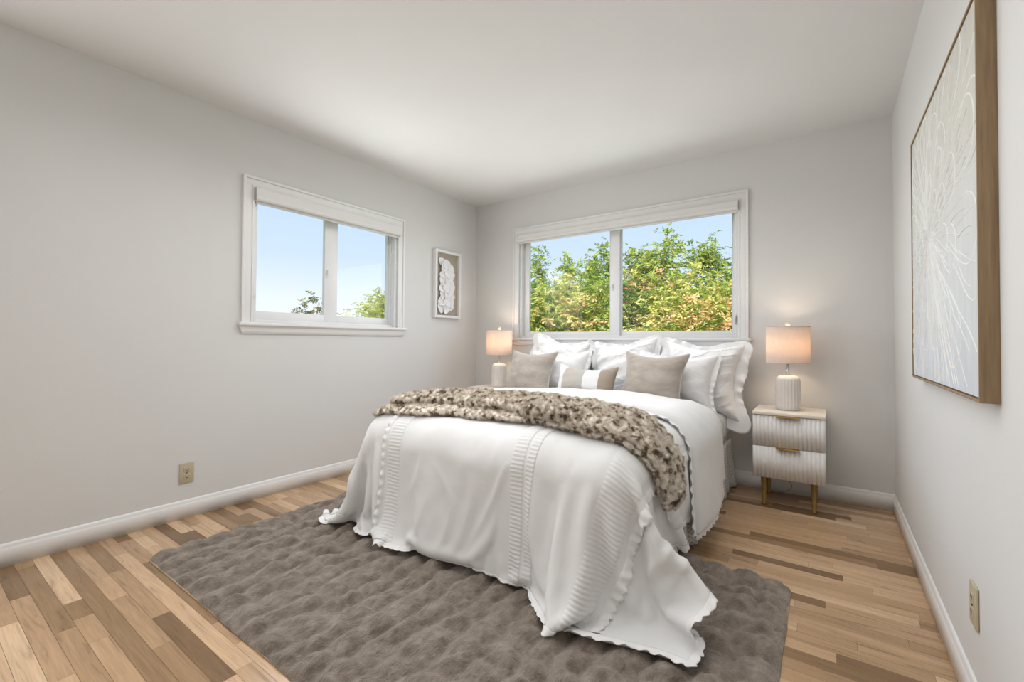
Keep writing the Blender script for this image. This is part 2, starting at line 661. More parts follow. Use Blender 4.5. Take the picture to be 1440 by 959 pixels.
def build_floor():
    rng = np.random.RandomState(11)
    w = 0.057
    x0, x1, y0, y1 = XL - 0.02, XR + 0.02, YR - 0.02, YB + 0.02
    V, F, C = [], [], []
    y = y0
    g = 0.00045
    while y < y1:
        x = x0 - rng.rand() * 0.9
        yb = min(y + w, y1)
        while x < x1:
            L = float(np.clip(rng.gamma(3.0, 0.16), 0.16, 1.25))
            a, b = max(x, x0), min(x + L, x1)
            if b - a > 0.01:
                k = len(V)
                V += [(a + g, y + g, 0), (b - g, y + g, 0), (b - g, yb - g, 0), (a + g, yb - g, 0)]
                F.append((k, k + 1, k + 2, k + 3))
                tone = float(np.clip(rng.normal(0.52, 0.23), 0, 1))
                if rng.rand() < 0.11:
                    tone = rng.uniform(0.02, 0.22)
                C.append((tone, rng.rand(), rng.rand(), 1))
            x += L
        y += w
    k = len(V)
    V += [(x0, y0, -0.0012), (x1, y0, -0.0012), (x1, y1, -0.0012), (x0, y1, -0.0012)]
    F.append((k, k + 1, k + 2, k + 3))
    C.append((0, 0, 0, 1))
    o = mesh_arr('floor', V, F, [M['floor'], M['floor_gap']], smooth=False)
    me = o.data
    at = me.color_attributes.new('plank', 'FLOAT_COLOR', 'CORNER')
    at.data.foreach_set('color', np.repeat(np.array(C, np.float32), 4, axis=0).ravel())
    me.polygons[len(F) - 1].material_index = 1
    struct(o)
    s = boxes('subfloor', [(XL - TH, XR + TH, YR - TH, YB + TH, -0.25, -0.002)], M['floor_gap'])
    struct(s)


build_floor()
struct(boxes('ceiling', [(XL - TH, XR + TH, YR - TH, YB + TH, HC, HC + 0.2)], M['ceiling']))

# openings: (a0, a1, z0, z1)
OPL = (1.370, 2.548, 1.120, 2.006)
OPB = (-2.474, -0.538, 1.045, 2.066)


def wall_with_hole(name, axis, pos, out, a0, a1, op):
    lo, hi = (pos, pos + out * TH) if out > 0 else (pos + out * TH, pos)
    rects = [(a0, op[0], 0, HC), (op[1], a1, 0, HC), (op[0], op[1], 0, op[2]), (op[0], op[1], op[3], HC)]
    if axis == 'x':
        l = [(lo, hi, r[0], r[1], r[2], r[3]) for r in rects]
    else:
        l = [(r[0], r[1], lo, hi, r[2], r[3]) for r in rects]
    struct(boxes(name, l, M['wall']))


wall_with_hole('wall_left', 'x', XL, -1, YR - TH, YB + TH, OPL)
wall_with_hole('wall_back', 'y', YB, 1, XL, XR, OPB)
struct(boxes('wall_right', [(XR, XR + TH, YR - TH, YB + TH, 0, HC)], M['wall']))
struct(boxes('wall_rear', [(XL, XR, YR - TH, YR, 0, HC)], M['wall']))


def baseboard(name, a0, a1, to):
    """to(a, z, d) -> world; d is the distance into the room"""
    prof = [(0, 0.0), (0.013, 0.0), (0.013, 0.074), (0.011, 0.079), (0.0085, 0.084), (0.0085, 0.090), (0.006, 0.098), (0.003, 0.102), (0, 0.103)]
    V = [to(a, z, d) for a in (a0, a1) for d, z in prof]
    n = len(prof)
    F = [(i, (i + 1) % n, n + (i + 1) % n, n + i) for i in range(n)]
    struct(mesh_arr(name, V, F, M['trim'], smooth=False))


WL = lambda a, z, d: (XL + d, a, z)
WB = lambda a, z, d: (a, YB - d, z)
WR = lambda a, z, d: (XR - d, a, z)
WF = lambda a, z, d: (a, YR + d, z)
baseboard('baseboard_left', YR, YB, WL)
baseboard('baseboard_back', XL, XR, WB)
baseboard('baseboard_right', YR, YB, WR)
baseboard('baseboard_rear', XL, XR, WF)


def wbox(name, lst, to, mat, parent, bev=0.002):
    out = []
    for a0, a1, z0, z1, d0, d1 in lst:
        p, q = to(a0, z0, d0), to(a1, z1, d1)
        out.append((min(p[0], q[0]), max(p[0], q[0]), min(p[1], q[1]), max(p[1], q[1]), min(p[2], q[2]), max(p[2], q[2])))
    return boxes(name, out, mat, parent, None, bev)


def build_window(name, to, op, split, apron_z, horn):
    """double slider; split = (left glass a0,a1, right glass a0,a1), glass z0,z1 from frame"""
    a0, a1, z0, z1 = op
    root = bpy.data.objects.new(name, None)
    COL.objects.link(root)
    struct(root)
    W = 0.068
    sill_z = z0 + 0.016
    # casing: a back board plus a raised outer band and inner bead
    B, K = 0.016, 0.012
    cas = [(a0 - W + B, a0 - K, sill_z, z1 + K, 0, 0.013), (a1 + K, a1 + W - B, sill_z, z1 + K, 0, 0.013), (a0 - W + B, a1 + W - B, z1 + K, z1 + W - B, 0, 0.013),
           (a0 - W, a0 - W + B, sill_z, z1 + W - B, 0, 0.021), (a1 + W - B, a1 + W, sill_z, z1 + W - B, 0, 0.021), (a0 - W, a1 + W, z1 + W - B, z1 + W, 0, 0.021),
           (a0 - K, a0, sill_z, z1, 0, 0.017), (a1, a1 + K, sill_z, z1, 0, 0.017), (a0 - K, a1 + K, z1, z1 + K, 0, 0.017)]
    wbox('casing', cas, to, M['trim'], root, 0.0012)
    wbox('window_sill', [(a0 - W - horn, a1 + W + horn, z0 - 0.004, sill_z, 0.0, 0.042), (a0, a1, z0 - 0.004, sill_z, -0.09, 0.02)], to, M['trim'], root, 0.003)
    # apron with mitred ends
    bm = bmesh.new()
    t, b = z0 - 0.004, apron_z
    oa0, oa1 = a0 - W - 0.012, a1 + W + 0.012
    prof = [(0.0, t, 0.0), (0.030, t, 0.0), (0.022, t - 0.012, 0.005), (0.018, b + 0.014, 0.013), (0.010, b, 0.02), (0.0, b, 0.02)]
    n = len(prof)
    vs = [bm.verts.new(to(oa0 + i, z, d)) for d, z, i in prof] + [bm.verts.new(to(oa1 - i, z, d)) for d, z, i in prof]
    for i in range(n):
        bm.faces.new((vs[i], vs[(i + 1) % n], vs[n + (i + 1) % n], vs[n + i]))
    bm.faces.new(vs[:n])
    bm.faces.new(vs[n:])
    bm_obj('apron', bm, M['trim'], root)
    # outer vinyl frame, stepped jambs
    fz0, fz1 = sill_z, z1
    fr = [(a0, a0 + 0.024, fz0, fz1, -0.12, -0.004), (a1 - 0.024, a1, fz0, fz1, -0.12, -0.004), (a0, a1, fz1 - 0.03, fz1, -0.12, -0.004), (a0, a1, fz0, fz0 + 0.020, -0.12, -0.030),
          (a0 + 0.024, a0 + 0.034, fz0, fz1, -0.12, -0.050), (a1 - 0.034, a1 - 0.024, fz0, fz1, -0.12, -0.050)]
    wbox('window_frame', fr, to, M['vinyl'], root)
    g0, g1, g2, g3, gz0, gz1 = split
    for k, (p, q, dd, nm) in enumerate(((g0, g1, -0.062, 'sliding_sash'), (g2, g3, -0.088, 'fixed_sash'))):
        l = (a0 + 0.034) if k == 0 else g1 + 0.012
        r = (g2 - 0.006) if k == 0 else a1 - 0.034
        lo = fz0 + 0.020
        sash = wbox(nm, [(l, p, lo, gz1 + 0.03, dd - 0.014, dd + 0.014), (q, r, lo, gz1 + 0.03, dd - 0.014, dd + 0.014),
                         (p, q, lo, gz0, dd - 0.014, dd + 0.014), (p, q, gz1, gz1 + 0.03, dd - 0.014, dd + 0.014),
                         (p, p + 0.004, gz0, gz1, dd - 0.01, dd + 0.017), (q - 0.004, q, gz0, gz1, dd - 0.01, dd + 0.017)], to, M['vinyl'], root, 0.0015)
        wbox('glass_pane', [(p - 0.004, q + 0.004, gz0 - 0.004, gz1 + 0.004, dd - 0.003, dd + 0.001)], to, M['glass'], sash, 0)
        if k == 0:
            zc = gz0 + (gz1 - gz0) * 0.42
            wbox('latch', [(q + 0.010, q + 0.028, zc - 0.028, zc + 0.028, dd + 0.014, dd + 0.022), (q + 0.013, q + 0.025, zc - 0.008, zc + 0.030, dd + 0.022, dd + 0.032)], to, M['trim'], sash, 0.002)
    return root


win1 = build_window('window_1', WL, OPL, (1.412, 1.906, 2.016, 2.506, 1.214, 1.950), 1.064, 0.016)
wbox('finger_pull', [(1.373, 1.385, 1.30, 1.40, -0.004, 0.010)], WL, M['vinyl'], win1, 0.003)
win2 = build_window('window_2', WB, OPB, (-2.392, -1.550, -1.460, -0.588, 1.118, 2.024), 0.990, 0.016)
wbox('finger_pull', [(-0.562, -0.550, 1.16, 1.225, -0.004, 0.012)], WB, M['grey_plastic'], win2, 0.003)


def build_blind(label, to, a0, a1, z0, z1):
    p = to((a0 + a1) / 2, z0, 0)
    root = thing('roller_blind', label, 'window blind', p)
    bm = bmesh.new()
    # fascia: rounded front cassette
    prof = [(0.0, z1), (0.034, z1), (0.040, z1 - 0.004), (0.042, z1 - 0.012), (0.042, z0 + 0.028), (0.046, z0 + 0.022), (0.046, z0 + 0.010), (0.040, z0 + 0.002), (0.030, z0), (0.0, z0)]
    n = len(prof)
    loc = lambda a, z, d: tuple(np.array(to(a, z, d)) - np.array(p))
    vs = [bm.verts.new(loc(a, z, d)) for a in (a0 + 0.004, a1 - 0.004) for d, z in prof]
    for i in range(n):
        bm.faces.new((vs[i], vs[(i + 1) % n], vs[n + (i + 1) % n], vs[n + i]))
    bm.faces.new(vs[:n])
    bm.faces.new(vs[n:])
    bm_obj('cassette', bm, M['blind'], root)
    for s in (0, 1):
        e0, e1 = (a0, a0 + 0.004) if s == 0 else (a1 - 0.004, a1)
        q = [loc(e0, z0 + 0.002, 0.0), loc(e1, z1 - 0.002, 0.040)]
        boxes('end_cap', [(min(q[0][0], q[1][0]), max(q[0][0], q[1][0]), min(q[0][1], q[1][1]), max(q[0][1], q[1][1]), q[0][2], q[1][2])], M['grey_plastic'], root, None, 0.001)
    q = [loc(a0 + 0.012, z0 - 0.014, 0.004), loc(a1 - 0.012, z0, 0.018)]
    boxes('bottom_rail', [(min(q[0][0], q[1][0]), max(q[0][0], q[1][0]), min(q[0][1], q[1][1]), max(q[0][1], q[1][1]), q[0][2], q[1][2])], M['vinyl'], root, None, 0.002)


build_blind('narrow rolled up white roller blind over the left wall window', WL, 1.366, 2.562, 1.918, 2.004)
build_blind('wide rolled up white roller blind over the back window above the bed', WB, -2.480, -0.530, 1.992, 2.064)


def build_outlet(label, to, a, z):
    p = to(a, z, 0)
    root = thing('wall_outlet', label, 'outlet', p)
    loc = lambda b: (lambda u, v: (min(u[0], v[0]), max(u[0], v[0]), min(u[1], v[1]), max(u[1], v[1]), min(u[2], v[2]), max(u[2], v[2])))(
        np.array(to(a + b[0], z + b[2], b[4])) - np.array(p), np.array(to(a + b[1], z + b[3], b[5])) - np.array(p))
    boxes('cover_plate', [loc((-0.036, 0.036, -0.058, 0.058, 0, 0.007))], M['ivory'], root, None, 0.0035)
    for s in (-1, 1):
        c = s * 0.0195
        sk = boxes('socket', [loc((-0.0165, 0.0165, c - 0.014, c + 0.014, 0.004, 0.0095))], M['ivory'], root, None, 0.003)
        boxes('slots', [loc((-0.0085, -0.0055, c - 0.001, c + 0.008, 0.008, 0.0099)), loc((0.0055, 0.0085, c - 0.001, c + 0.007, 0.008, 0.0099)),
                        loc((-0.0025, 0.0025, c - 0.0095, c - 0.0045, 0.008, 0.0099))], M['ivory_dark'], sk)
    bm = bmesh.new()
    bmesh.ops.create_uvsphere(bm, u_segments=10, v_segments=6, radius=0.003)
    bm_obj('screw', bm, M['ivory_dark'], root, tuple(np.array(to(a, z, 0.0075)) - np.array(p)), True)


build_outlet('beige duplex outlet low on the left wall under the small window', WL, 1.0275, 0.256)
build_outlet('beige duplex outlet low on the right wall near the camera', WR, 1.757, 0.304)

# ------------------------------------------------------------------ cloth solver


def relax(A, B, L, k, tension_only=False):
    d = B - A
    l = np.sqrt((d * d).sum(-1, keepdims=True)) + 1e-9
    c = (l - L) / l
    if tension_only:
        c = np.maximum(c, 0)
    c = c * (0.5 * k)
    d *= c
    A += d
    B -= d


def make_cons(R, kbend, kshear):
    """independent groups of distance constraints (slice a, slice b, rest length, stiffness) from a rest layout"""
    n, m = R.shape[:2]
    cons = []

    def add(ai, aj, bi, bj, k):
        a, b = R[ai, aj], R[bi, bj]
        p, q = min(a.shape[0], b.shape[0]), min(a.shape[1], b.shape[1])
        L = np.linalg.norm(a[:p, :q] - b[:p, :q], axis=-1, keepdims=True)
        cons.append((ai, aj, bi, bj, p, q, L, k))
    al = slice(None)
    for t in (0, 1):
        add(slice(t, -1, 2), al, slice(t + 1, None, 2), al, 1.0)
        add(al, slice(t, -1, 2), al, slice(t + 1, None, 2), 1.0)
    for t in (0, 1):
        add(slice(t, -1, 2), slice(0, -1), slice(t + 1, None, 2), slice(1, None), kshear)
        add(slice(t, -1, 2), slice(1, None), slice(t + 1, None, 2), slice(0, -1), kshear)
    for t in (0, 1, 2, 3):
        add(slice(t, -2, 4), al, slice(t + 2, None, 4), al, kbend)
        add(al, slice(t, -2, 4), al, slice(t + 2, None, 4), kbend)
    return cons


def cloth_pass(Q, cons):
    for ai, aj, bi, bj, p, q, L, k in cons:
        relax(Q[ai, aj][:p, :q], Q[bi, bj][:p, :q], L, k)


def drape(P, R, collide, steps, iters, kbend=0.25, kshear=0.5, damp=0.97, dt=1 / 60., force=None):
    V = np.zeros_like(P)
    cons = make_cons(R, kbend, kshear)
    for s in range(steps):
        V[..., 2] -= 9.8 * dt
        if force is not None:
            V += force(P, s) * dt
        V *= damp
        Q = P + V * dt
        for it in range(iters):
            cloth_pass(Q, cons)
            collide(Q, P)
        V = (Q - P) / dt
        sp = np.sqrt((V * V).sum(-1, keepdims=True))
        V *= np.minimum(1, 2.5 / (sp + 1e-9))
        P = Q
    return P


BX0, BX1, BY0, BY1 = -2.095, -0.565, 1.500, 3.560       # bed plan
BTOP = 0.615


def crown(x, y):
    u = (x - (BX0 + BX1) / 2) / ((BX1 - BX0) / 2)
    w = np.clip(1 - u * u, 0, 1)
    t = np.clip((y - BY0) / 0.55, 0, 1)
    t = t * (2 - t)
    t = t * (0.35 + 0.65 * smooth01((3.15 - y) / 0.9))
    return 0.055 * w * t + 0.012 * vnoise(x * 4, y * 4, 5) * w


def bed_collider(inflate=0.0, floor_z=0.052, mu=0.25, mu_top=0.85, rad=0.15, top=BTOP, use_crown=True, ymax=BY1):
    lo = np.array([BX0 - inflate, BY0 - inflate, -1.0])
    hi = np.array([BX1 + inflate, ymax, top + inflate])
    c, b = (lo + hi) / 2, (hi - lo) / 2 - rad

    def f(Q, P):
        cz = crown(Q[..., 0], Q[..., 1]) if use_crown else 0.0
        X = Q.copy()
        X[..., 2] -= cz
        d = X - c
        q = np.abs(d) - b
        qm = np.maximum(q, 0)
        ln = np.sqrt((qm * qm).sum(-1))
        inside = q.max(-1)
        dist = ln + np.minimum(inside, 0) - rad
        hit = dist < 0
        if hit.any():
            g = qm * np.sign(d) / (ln[..., None] + 1e-9)
            deep = ln < 1e-6
            if deep.any():
                ax = q.argmax(-1)
                gd = np.zeros_like(g)
                np.put_along_axis(gd, ax[..., None], 1.0, -1)
                gd *= np.sign(d)
                g = np.where(deep[..., None], gd, g)
            push = g * (-dist)[..., None]
            N = Q + push
            mv = N - P
            tn = mv - (mv * g).sum(-1, keepdims=True) * g
            N -= np.where(g[..., 2:] > 0.85, mu_top, mu) * tn
            Q[hit] = N[hit]
        fl = Q[..., 2] < floor_z
        if fl.any():
            Q[..., 2][fl] = floor_z
            Q[..., :2][fl] = P[..., :2][fl] * 0.7 + Q[..., :2][fl] * 0.3
    return f


def upsample(P, k):
    n, m = P.shape[:2]
    fi = np.linspace(0, n - 1, (n - 1) * k + 1)
    fj = np.linspace(0, m - 1, (m - 1) * k + 1)
    I, J = np.meshgrid(fi, fj, indexing='ij')
    return bicubic(P, I, J)


# ------------------------------------------------------------------ duvet
# sheet coordinates: u across the bed (metres, 0 = bed centre line), v from the foot hem towards the head
DU0, DU1, DV1 = -1.13, 1.15, 2.10
FOOT_DROP = 0.522
BCX = (BX0 + BX1) / 2


def make_duvet():
    h = 0.04
    us = np.arange(DU0, DU1 + 1e-6, h)
    vs = np.arange(0, DV1 + 1e-6, h)
    U, Vv = np.meshgrid(us, vs, indexing='ij')
    # the foot corners are cut rounder than a square sheet
    cut = 0.17 * smooth01((-U - 0.68) / 0.42) + 0.10 * smooth01((U - 0.74) / 0.40)
    Yv = np.maximum(Vv, 0) + cut * np.clip(1 - Vv / 0.9, 0, 1)
    P = np.stack([BCX + U, BY0 - FOOT_DROP + Yv, np.full_like(U, 0.72)], -1)
    R = P.copy()
    P[..., 2] += 0.012 * vnoise(U * 3, Vv * 3, 3)

    # where the hem was left lying by hand: (u, v, resting point)
    ctrl = [(1.15, 0.0, (-.42, 1.46, .052)), (1.15, .18, (-.435, 1.50, .17)), (1.15, .36, (-.33, 1.58, .30)), (1.07, .40, (-.375, 1.60, .36)), (.95, 0, (-.54, 1.41, .035)), (.75, 0, (-.68, 1.38, .035)),
            (1.15, .75, (-.505, 2.02, .20)), (-1.13, 0, (-2.27, 1.51, .052)), (-.93, 0, (-2.13, 1.45, .035)), (-1.13, .3, (-2.31, 1.58, .20)), (-.70, 0, (-2.00, 1.475, .14)), (-.60, 0, (-1.91, 1.475, .12))]

    def force(P, s):
        F = np.zeros_like(P)
        for cu, cv, tgt in ctrl:
            w = np.exp(-((U - cu) ** 2 + (Vv - cv) ** 2) / 0.06 ** 2)
            w = np.where(w > 0.05, w, 0)
            F += w[..., None] * 220.0 * (np.array(tgt) - P)
        F[..., 0] += 1.2 * np.sin(Vv * 9 + 1) * (np.abs(U) > 0.8)
        F[..., 1] += 1.0 * np.sin(U * 8.0) * (Vv < 0.55)
        return F
    col = bed_collider(0.012)
    P = drape(P, R, col, 150, 28, kbend=0.30, kshear=0.5, force=force)
    P = upsample(P, 2)
    R = upsample(R, 2)
    us2 = np.linspace(us[0], us[-1], P.shape[0])
    vs2 = np.linspace(vs[0], vs[-1], P.shape[1])
    U, Vv = np.meshgrid(us2, vs2, indexing='ij')
    P = drape(P, R, col, 40, 24, kbend=0.22, kshear=0.5, damp=0.93, force=force)
    return P, us2, vs2


DP, DUS, DVS = make_duvet()


RIDGES = [(.25, .46, .03, .06, .018, .012), (.20, .30, .12, .03, .016, .008), (-.25, .42, -.33, .25, .02, .006), (-.15, .40, -.02, .20, .02, .005), (-.20, .25, -.28, .05, .02, .006),
          (-.05, .22, -.12, .03, .02, .006), (.55, .42, .50, .05, .025, .006), (.48, .35, .44, .05, .02, .006), (-.60, .50, -.62, .10, .013, .007), (-.68, .50, -.72, .15, .013, .009),
          (-.78, .48, -.86, .15, .016, .010), (1.0, .65, .90, .15, .02, .010), (1.05, .55, 1.0, .25, .016, .008), (.92, .48, .98, .10, .018, .008), (.95, 1.2, 1.05, 1.0, .02, .008)]


def crumple(u, v):
    """small folds and creases of the cotton, along the surface normal"""
    edge = np.minimum(np.minimum(u - DUS[0], DUS[-1] - u), v)
    h = 0.0035 * (fbm(u * 7 + 0.6 * v, v * 5, 21, 3) + 0.5 * fbm(u * 16, v * 6, 31, 2))
    for u0, v0, u1, v1, w, a in RIDGES:
        du_, dv_ = u1 - u0, v1 - v0
        t = ((u - u0) * du_ + (v - v0) * dv_) / (du_ ** 2 + dv_ ** 2)
        tcl = np.clip(t, 0, 1)
        d2 = (u - u0 - tcl * du_ - 0.02 * np.sin(tcl * 3.1)) ** 2 + (v - v0 - tcl * dv_) ** 2
        h = h + a * np.exp(-d2 / (w * (0.7 + 0.6 * tcl)) ** 2) * np.sin(np.pi * np.clip(0.12 + 0.80 * tcl, 0, 1))
    return h * smooth01(edge / 0.08)


def dsurf(u, v):
    """point and outward normal of the duvet at sheet coordinates"""
    u = np.asarray(u, float)
    v = np.asarray(v, float)
    fi = (u - DUS[0]) / (DUS[1] - DUS[0])
    fj = (v - DVS[0]) / (DVS[1] - DVS[0])
    p = bicubic(DP, fi, fj)
    e = 0.6
    du = bicubic(DP, fi + e, fj) - bicubic(DP, fi - e, fj)
    dv = bicubic(DP, fi, fj + e) - bicubic(DP, fi, fj - e)
    n = np.cross(du, dv)
    n /= np.linalg.norm(n, axis=-1, keepdims=True) + 1e-9
    return p + n * crumple(u, v)[..., None], n


DUVET_LOC = np.array([BCX, BY0 + 0.6, 0.66])
duvet = thing('duvet', 'white cotton duvet with pleated bands and lace ruffles spread over the bed', 'duvet', tuple(DUVET_LOC))


def duvet_parts():
    k = 2
    fi = np.linspace(DUS[0], DUS[-1], (len(DUS) - 1) * k + 1)
    fj = np.linspace(0, DVS[-1], (len(DVS) - 1) * k + 1)
    U, V = np.meshgrid(fi, fj, indexing='ij')
    p, n = dsurf(U, V)
    nu, nv = U.shape
    o = mesh_arr('duvet_cover', (p - DUVET_LOC).reshape(-1, 3), grid_faces(nu, nv), M['cotton'], duvet, None, True,
                 np.stack([U, V], -1).reshape(-1, 2))
    so = o.modifiers.new('thickness', 'SOLIDIFY')
    so.thickness = 0.014
    so.offset = -1
    # pleated bands along the length
    for (u0, u1) in ((-1.02, -0.90), (-0.50, -0.40), (0.265, 0.335), (0.340, 0.385), (0.66, 0.82)):
        U, V = np.meshgrid(np.linspace(u0, u1, 12), np.arange(0.015, 1.75, 0.0035), indexing='ij')
        p, n = dsurf(U, V)
        t = (U - u0) / (u1 - u0)
        env = np.clip(np.minimum(t, 1 - t) / 0.10, 0, 1)
        ph = np.mod(V / 0.0165 + 0.12 * vnoise(U * 20, V * 12, 9), 1.0)
        saw = np.where(ph < 0.78, ph / 0.78, (1 - ph) / 0.22)
        hgt = -0.004 * (1 - env) + env * (0.002 + 0.0030 * saw)
        p = p + n * hgt[..., None]
        mesh_arr('pleated_band', (p - DUVET_LOC).reshape(-1, 3), grid_faces(*U.shape), M['cotton_pleat'], duvet)
    # lace ruffles standing beside each band
    for k_, (uc, side, w) in enumerate(((-1.03, -1, 0.026), (-0.510, -1, 0.026), (0.83, 1, 0.050))):
        vv = np.arange(0.012, 1.75, 0.004)
        tt = np.linspace(0, 1, 6)
        T, V = np.meshgrid(tt, vv, indexing='ij')
        wig = np.sin(V * 2 * math.pi / 0.042 + 1.3 * np.sin(V * 9 + k_)) + 0.5 * np.sin(V * 2 * math.pi / 0.097 + k_)
        ww = w * (0.80 + 0.20 * np.abs(np.sin(V * math.pi / 0.030)))
        U = uc + side * T * ww
        p, n = dsurf(U, V)
        p = p + n * (-0.003 + np.minimum(T * 3, 1) * 0.006 + T * (0.003 + 0.0045 * wig))[..., None]
        r = mesh_arr('lace_ruffle', (p - DUVET_LOC).reshape(-1, 3), grid_faces(*U.shape), M['lace'], duvet)
        s = r.modifiers.new('thickness', 'SOLIDIFY')
        s.thickness = 0.0015
    # scalloped lace edging round the hem
    path = [(DUS[-1], v) for v in np.arange(DV1 - 0.45, 0, -0.004)] + [(u, 0.0) for u in np.arange(DUS[-1], DUS[0], -0.004)] + [(DUS[0], v) for v in np.arange(0, DV1 - 0.45, 0.004)]
    path = np.array(path)
    s_ = np.arange(len(path)) * 0.004
    p, n = dsurf(path[:, 0], path[:, 1])
    inn, _ = dsurf(path[:, 0] - 0.03 * np.sign(path[:, 0]) * (path[:, 1] > 0), path[:, 1] + 0.03 * (path[:, 1] <= 0))
    out = p - inn
    out /= np.linalg.norm(out, axis=-1, keepdims=True) + 1e-9
    tt = np.linspace(-0.25, 1, 7)
    L = 0.018 + 0.007 * np.abs(np.sin(s_ * math.pi / 0.034))
    wig = np.sin(s_ * 2 * math.pi / 0.055) + 0.5 * np.sin(s_ * 2 * math.pi / 0.13)
    Vx = p[None] + out[None] * (tt[:, None] * L[None])[..., None] + n[None] * (0.002 + np.clip(tt, 0, 1)[:, None] * 0.0035 * wig[None])[..., None]
    Vx[..., 2] = np.maximum(Vx[..., 2], 0.048)
    r = mesh_arr('lace_hem', (Vx - DUVET_LOC).reshape(-1, 3), grid_faces(len(tt), len(path)), M['lace'], duvet)
    s = r.modifiers.new('thickness', 'SOLIDIFY')
    s.thickness = 0.0015


duvet_parts()


def make_fold():
    """the head end of the duvet turned back over itself"""
    h = 0.04
    us = np.arange(-1.24, 1.22 + 1e-6, h)
    vs = np.arange(0, 0.62 + 1e-6, h)
    U, Vv = np.meshgrid(us, vs, indexing='ij')
    P = np.stack([BCX + U, 2.19 + Vv + 0.05 * np.sin(U * 1.4 + 0.6), np.full_like(U, 0.80)], -1)

    def force(P, s):
        F = np.zeros_like(P)
        F[..., 0] += 1.2 * np.sin(Vv * 8 + 1) * (np.abs(U) > 0.8)
        F[..., 0] += 6.0 * np.exp(-(((U - 1.08) / 0.2) ** 2 + ((Vv - 0.35) / 0.25) ** 2))
        return F
    col = bed_collider(0.018, mu=0.5)
    R = P.copy()
    P = drape(P, R, col, 130, 14, kbend=0.35, force=force)
    P = upsample(P, 2)
    P = drape(P, upsample(R, 2), col, 20, 12, kbend=0.25, damp=0.9)
    P = upsample(P, 2)
    n, m = P.shape[:2]
    U, V = np.meshgrid(np.linspace(-1.24, 1.22, n), np.linspace(0, 0.62, m), indexing='ij')
    du = np.gradient(P, axis=0)
    dv = np.gradient(P, axis=1)
    N = np.cross(du, dv)
    N /= np.linalg.norm(N, axis=-1, keepdims=True) + 1e-9
    P = P + N * (0.004 * fbm(U * 6, V * 6, 44, 3))[..., None]
    # closed puffy shell, pinched towards all edges
    ed = np.minimum(np.minimum(V, 0.62 - V) / 0.05, np.minimum(U + 1.24, 1.22 - U) / 0.05)
    th = 0.006 + 0.032 * np.sqrt(np.clip(1 - (1 - np.clip(ed, 0, 1)) ** 2, 0, 1))
    TOPS = P + N * th[..., None]
    BOT = P - N * 0.002
    V_ = np.concatenate([TOPS.reshape(-1, 3), BOT.reshape(-1, 3)])
    F = grid_faces(n, m)
    Fb = grid_faces(n, m, base=n * m)[:, ::-1]
    ring = [i * m for i in range(n)] + [(n - 1) * m + j for j in range(1, m)] + [i * m + m - 1 for i in range(n - 2, -1, -1)] + [j for j in range(m - 2, 0, -1)]
    ring = np.array(ring)
    nx = np.roll(ring, -1)
    Fs = np.stack([ring, nx, nx + n * m, ring + n * m], -1)[:, ::-1]
    uv = np.stack([U, V], -1).reshape(-1, 2)
    mesh_arr('turned_back_fold', V_ - DUVET_LOC, np.concatenate([F, Fb, Fs]), M['cotton'], duvet, None, True, np.concatenate([uv, uv]))
    # lace along the turned edge and the right end
    lines = [(P[:, 0] + N[:, 0] * 0.012, -dv[:, 0]), (P[-1, :] + N[-1, :] * 0.012, du[-1, :])]
    for k_, (c, d) in enumerate(lines):
        d = d / (np.linalg.norm(d, axis=-1, keepdims=True) + 1e-9)
        ln = np.concatenate([[0], np.cumsum(np.linalg.norm(np.diff(c, axis=0), axis=1))])
        s_ = np.arange(0, ln[-1], 0.004)
        c = np.stack([np.interp(s_, ln, c[:, a]) for a in range(3)], -1)
        d = np.stack([np.interp(s_, ln, d[:, a]) for a in range(3)], -1)
        tt = np.linspace(-0.3, 1, 6)
        L = 0.018 + 0.008 * np.abs(np.sin(s_ * math.pi / 0.034))
        wig = np.sin(s_ * 2 * math.pi / 0.055)
        up = np.zeros_like(d)
        up[:, 2] = 1
        nn = np.cross(np.gradient(c, axis=0), d)
        nn /= np.linalg.norm(nn, axis=-1, keepdims=True) + 1e-9
        Vx = c[None] + d[None] * (tt[:, None] * L)[..., None] + nn[None] * (np.clip(tt, 0, 1)[:, None] * 0.005 * wig)[..., None]
        r = mesh_arr('lace_hem', (Vx - DUVET_LOC).reshape(-1, 3), grid_faces(len(tt), len(s_)), M['lace'], duvet)
        s = r.modifiers.new('thickness', 'SOLIDIFY')
        s.thickness = 0.0015


make_fold()

# ------------------------------------------------------------------ bed


def rounded_rect_ring(x0, x1, y0, y1, r, k=8):
    pts = []
    for cx, cy, a in ((x1 - r, y1 - r, 0), (x0 + r, y1 - r, 90), (x0 + r, y0 + r, 180), (x1 - r, y0 + r, 270)):
        for t in np.linspace(0, 90, k):
            q = math.radians(a + t)
            pts.append((cx + r * math.cos(q), cy + r * math.sin(q)))
    return np.array(pts)


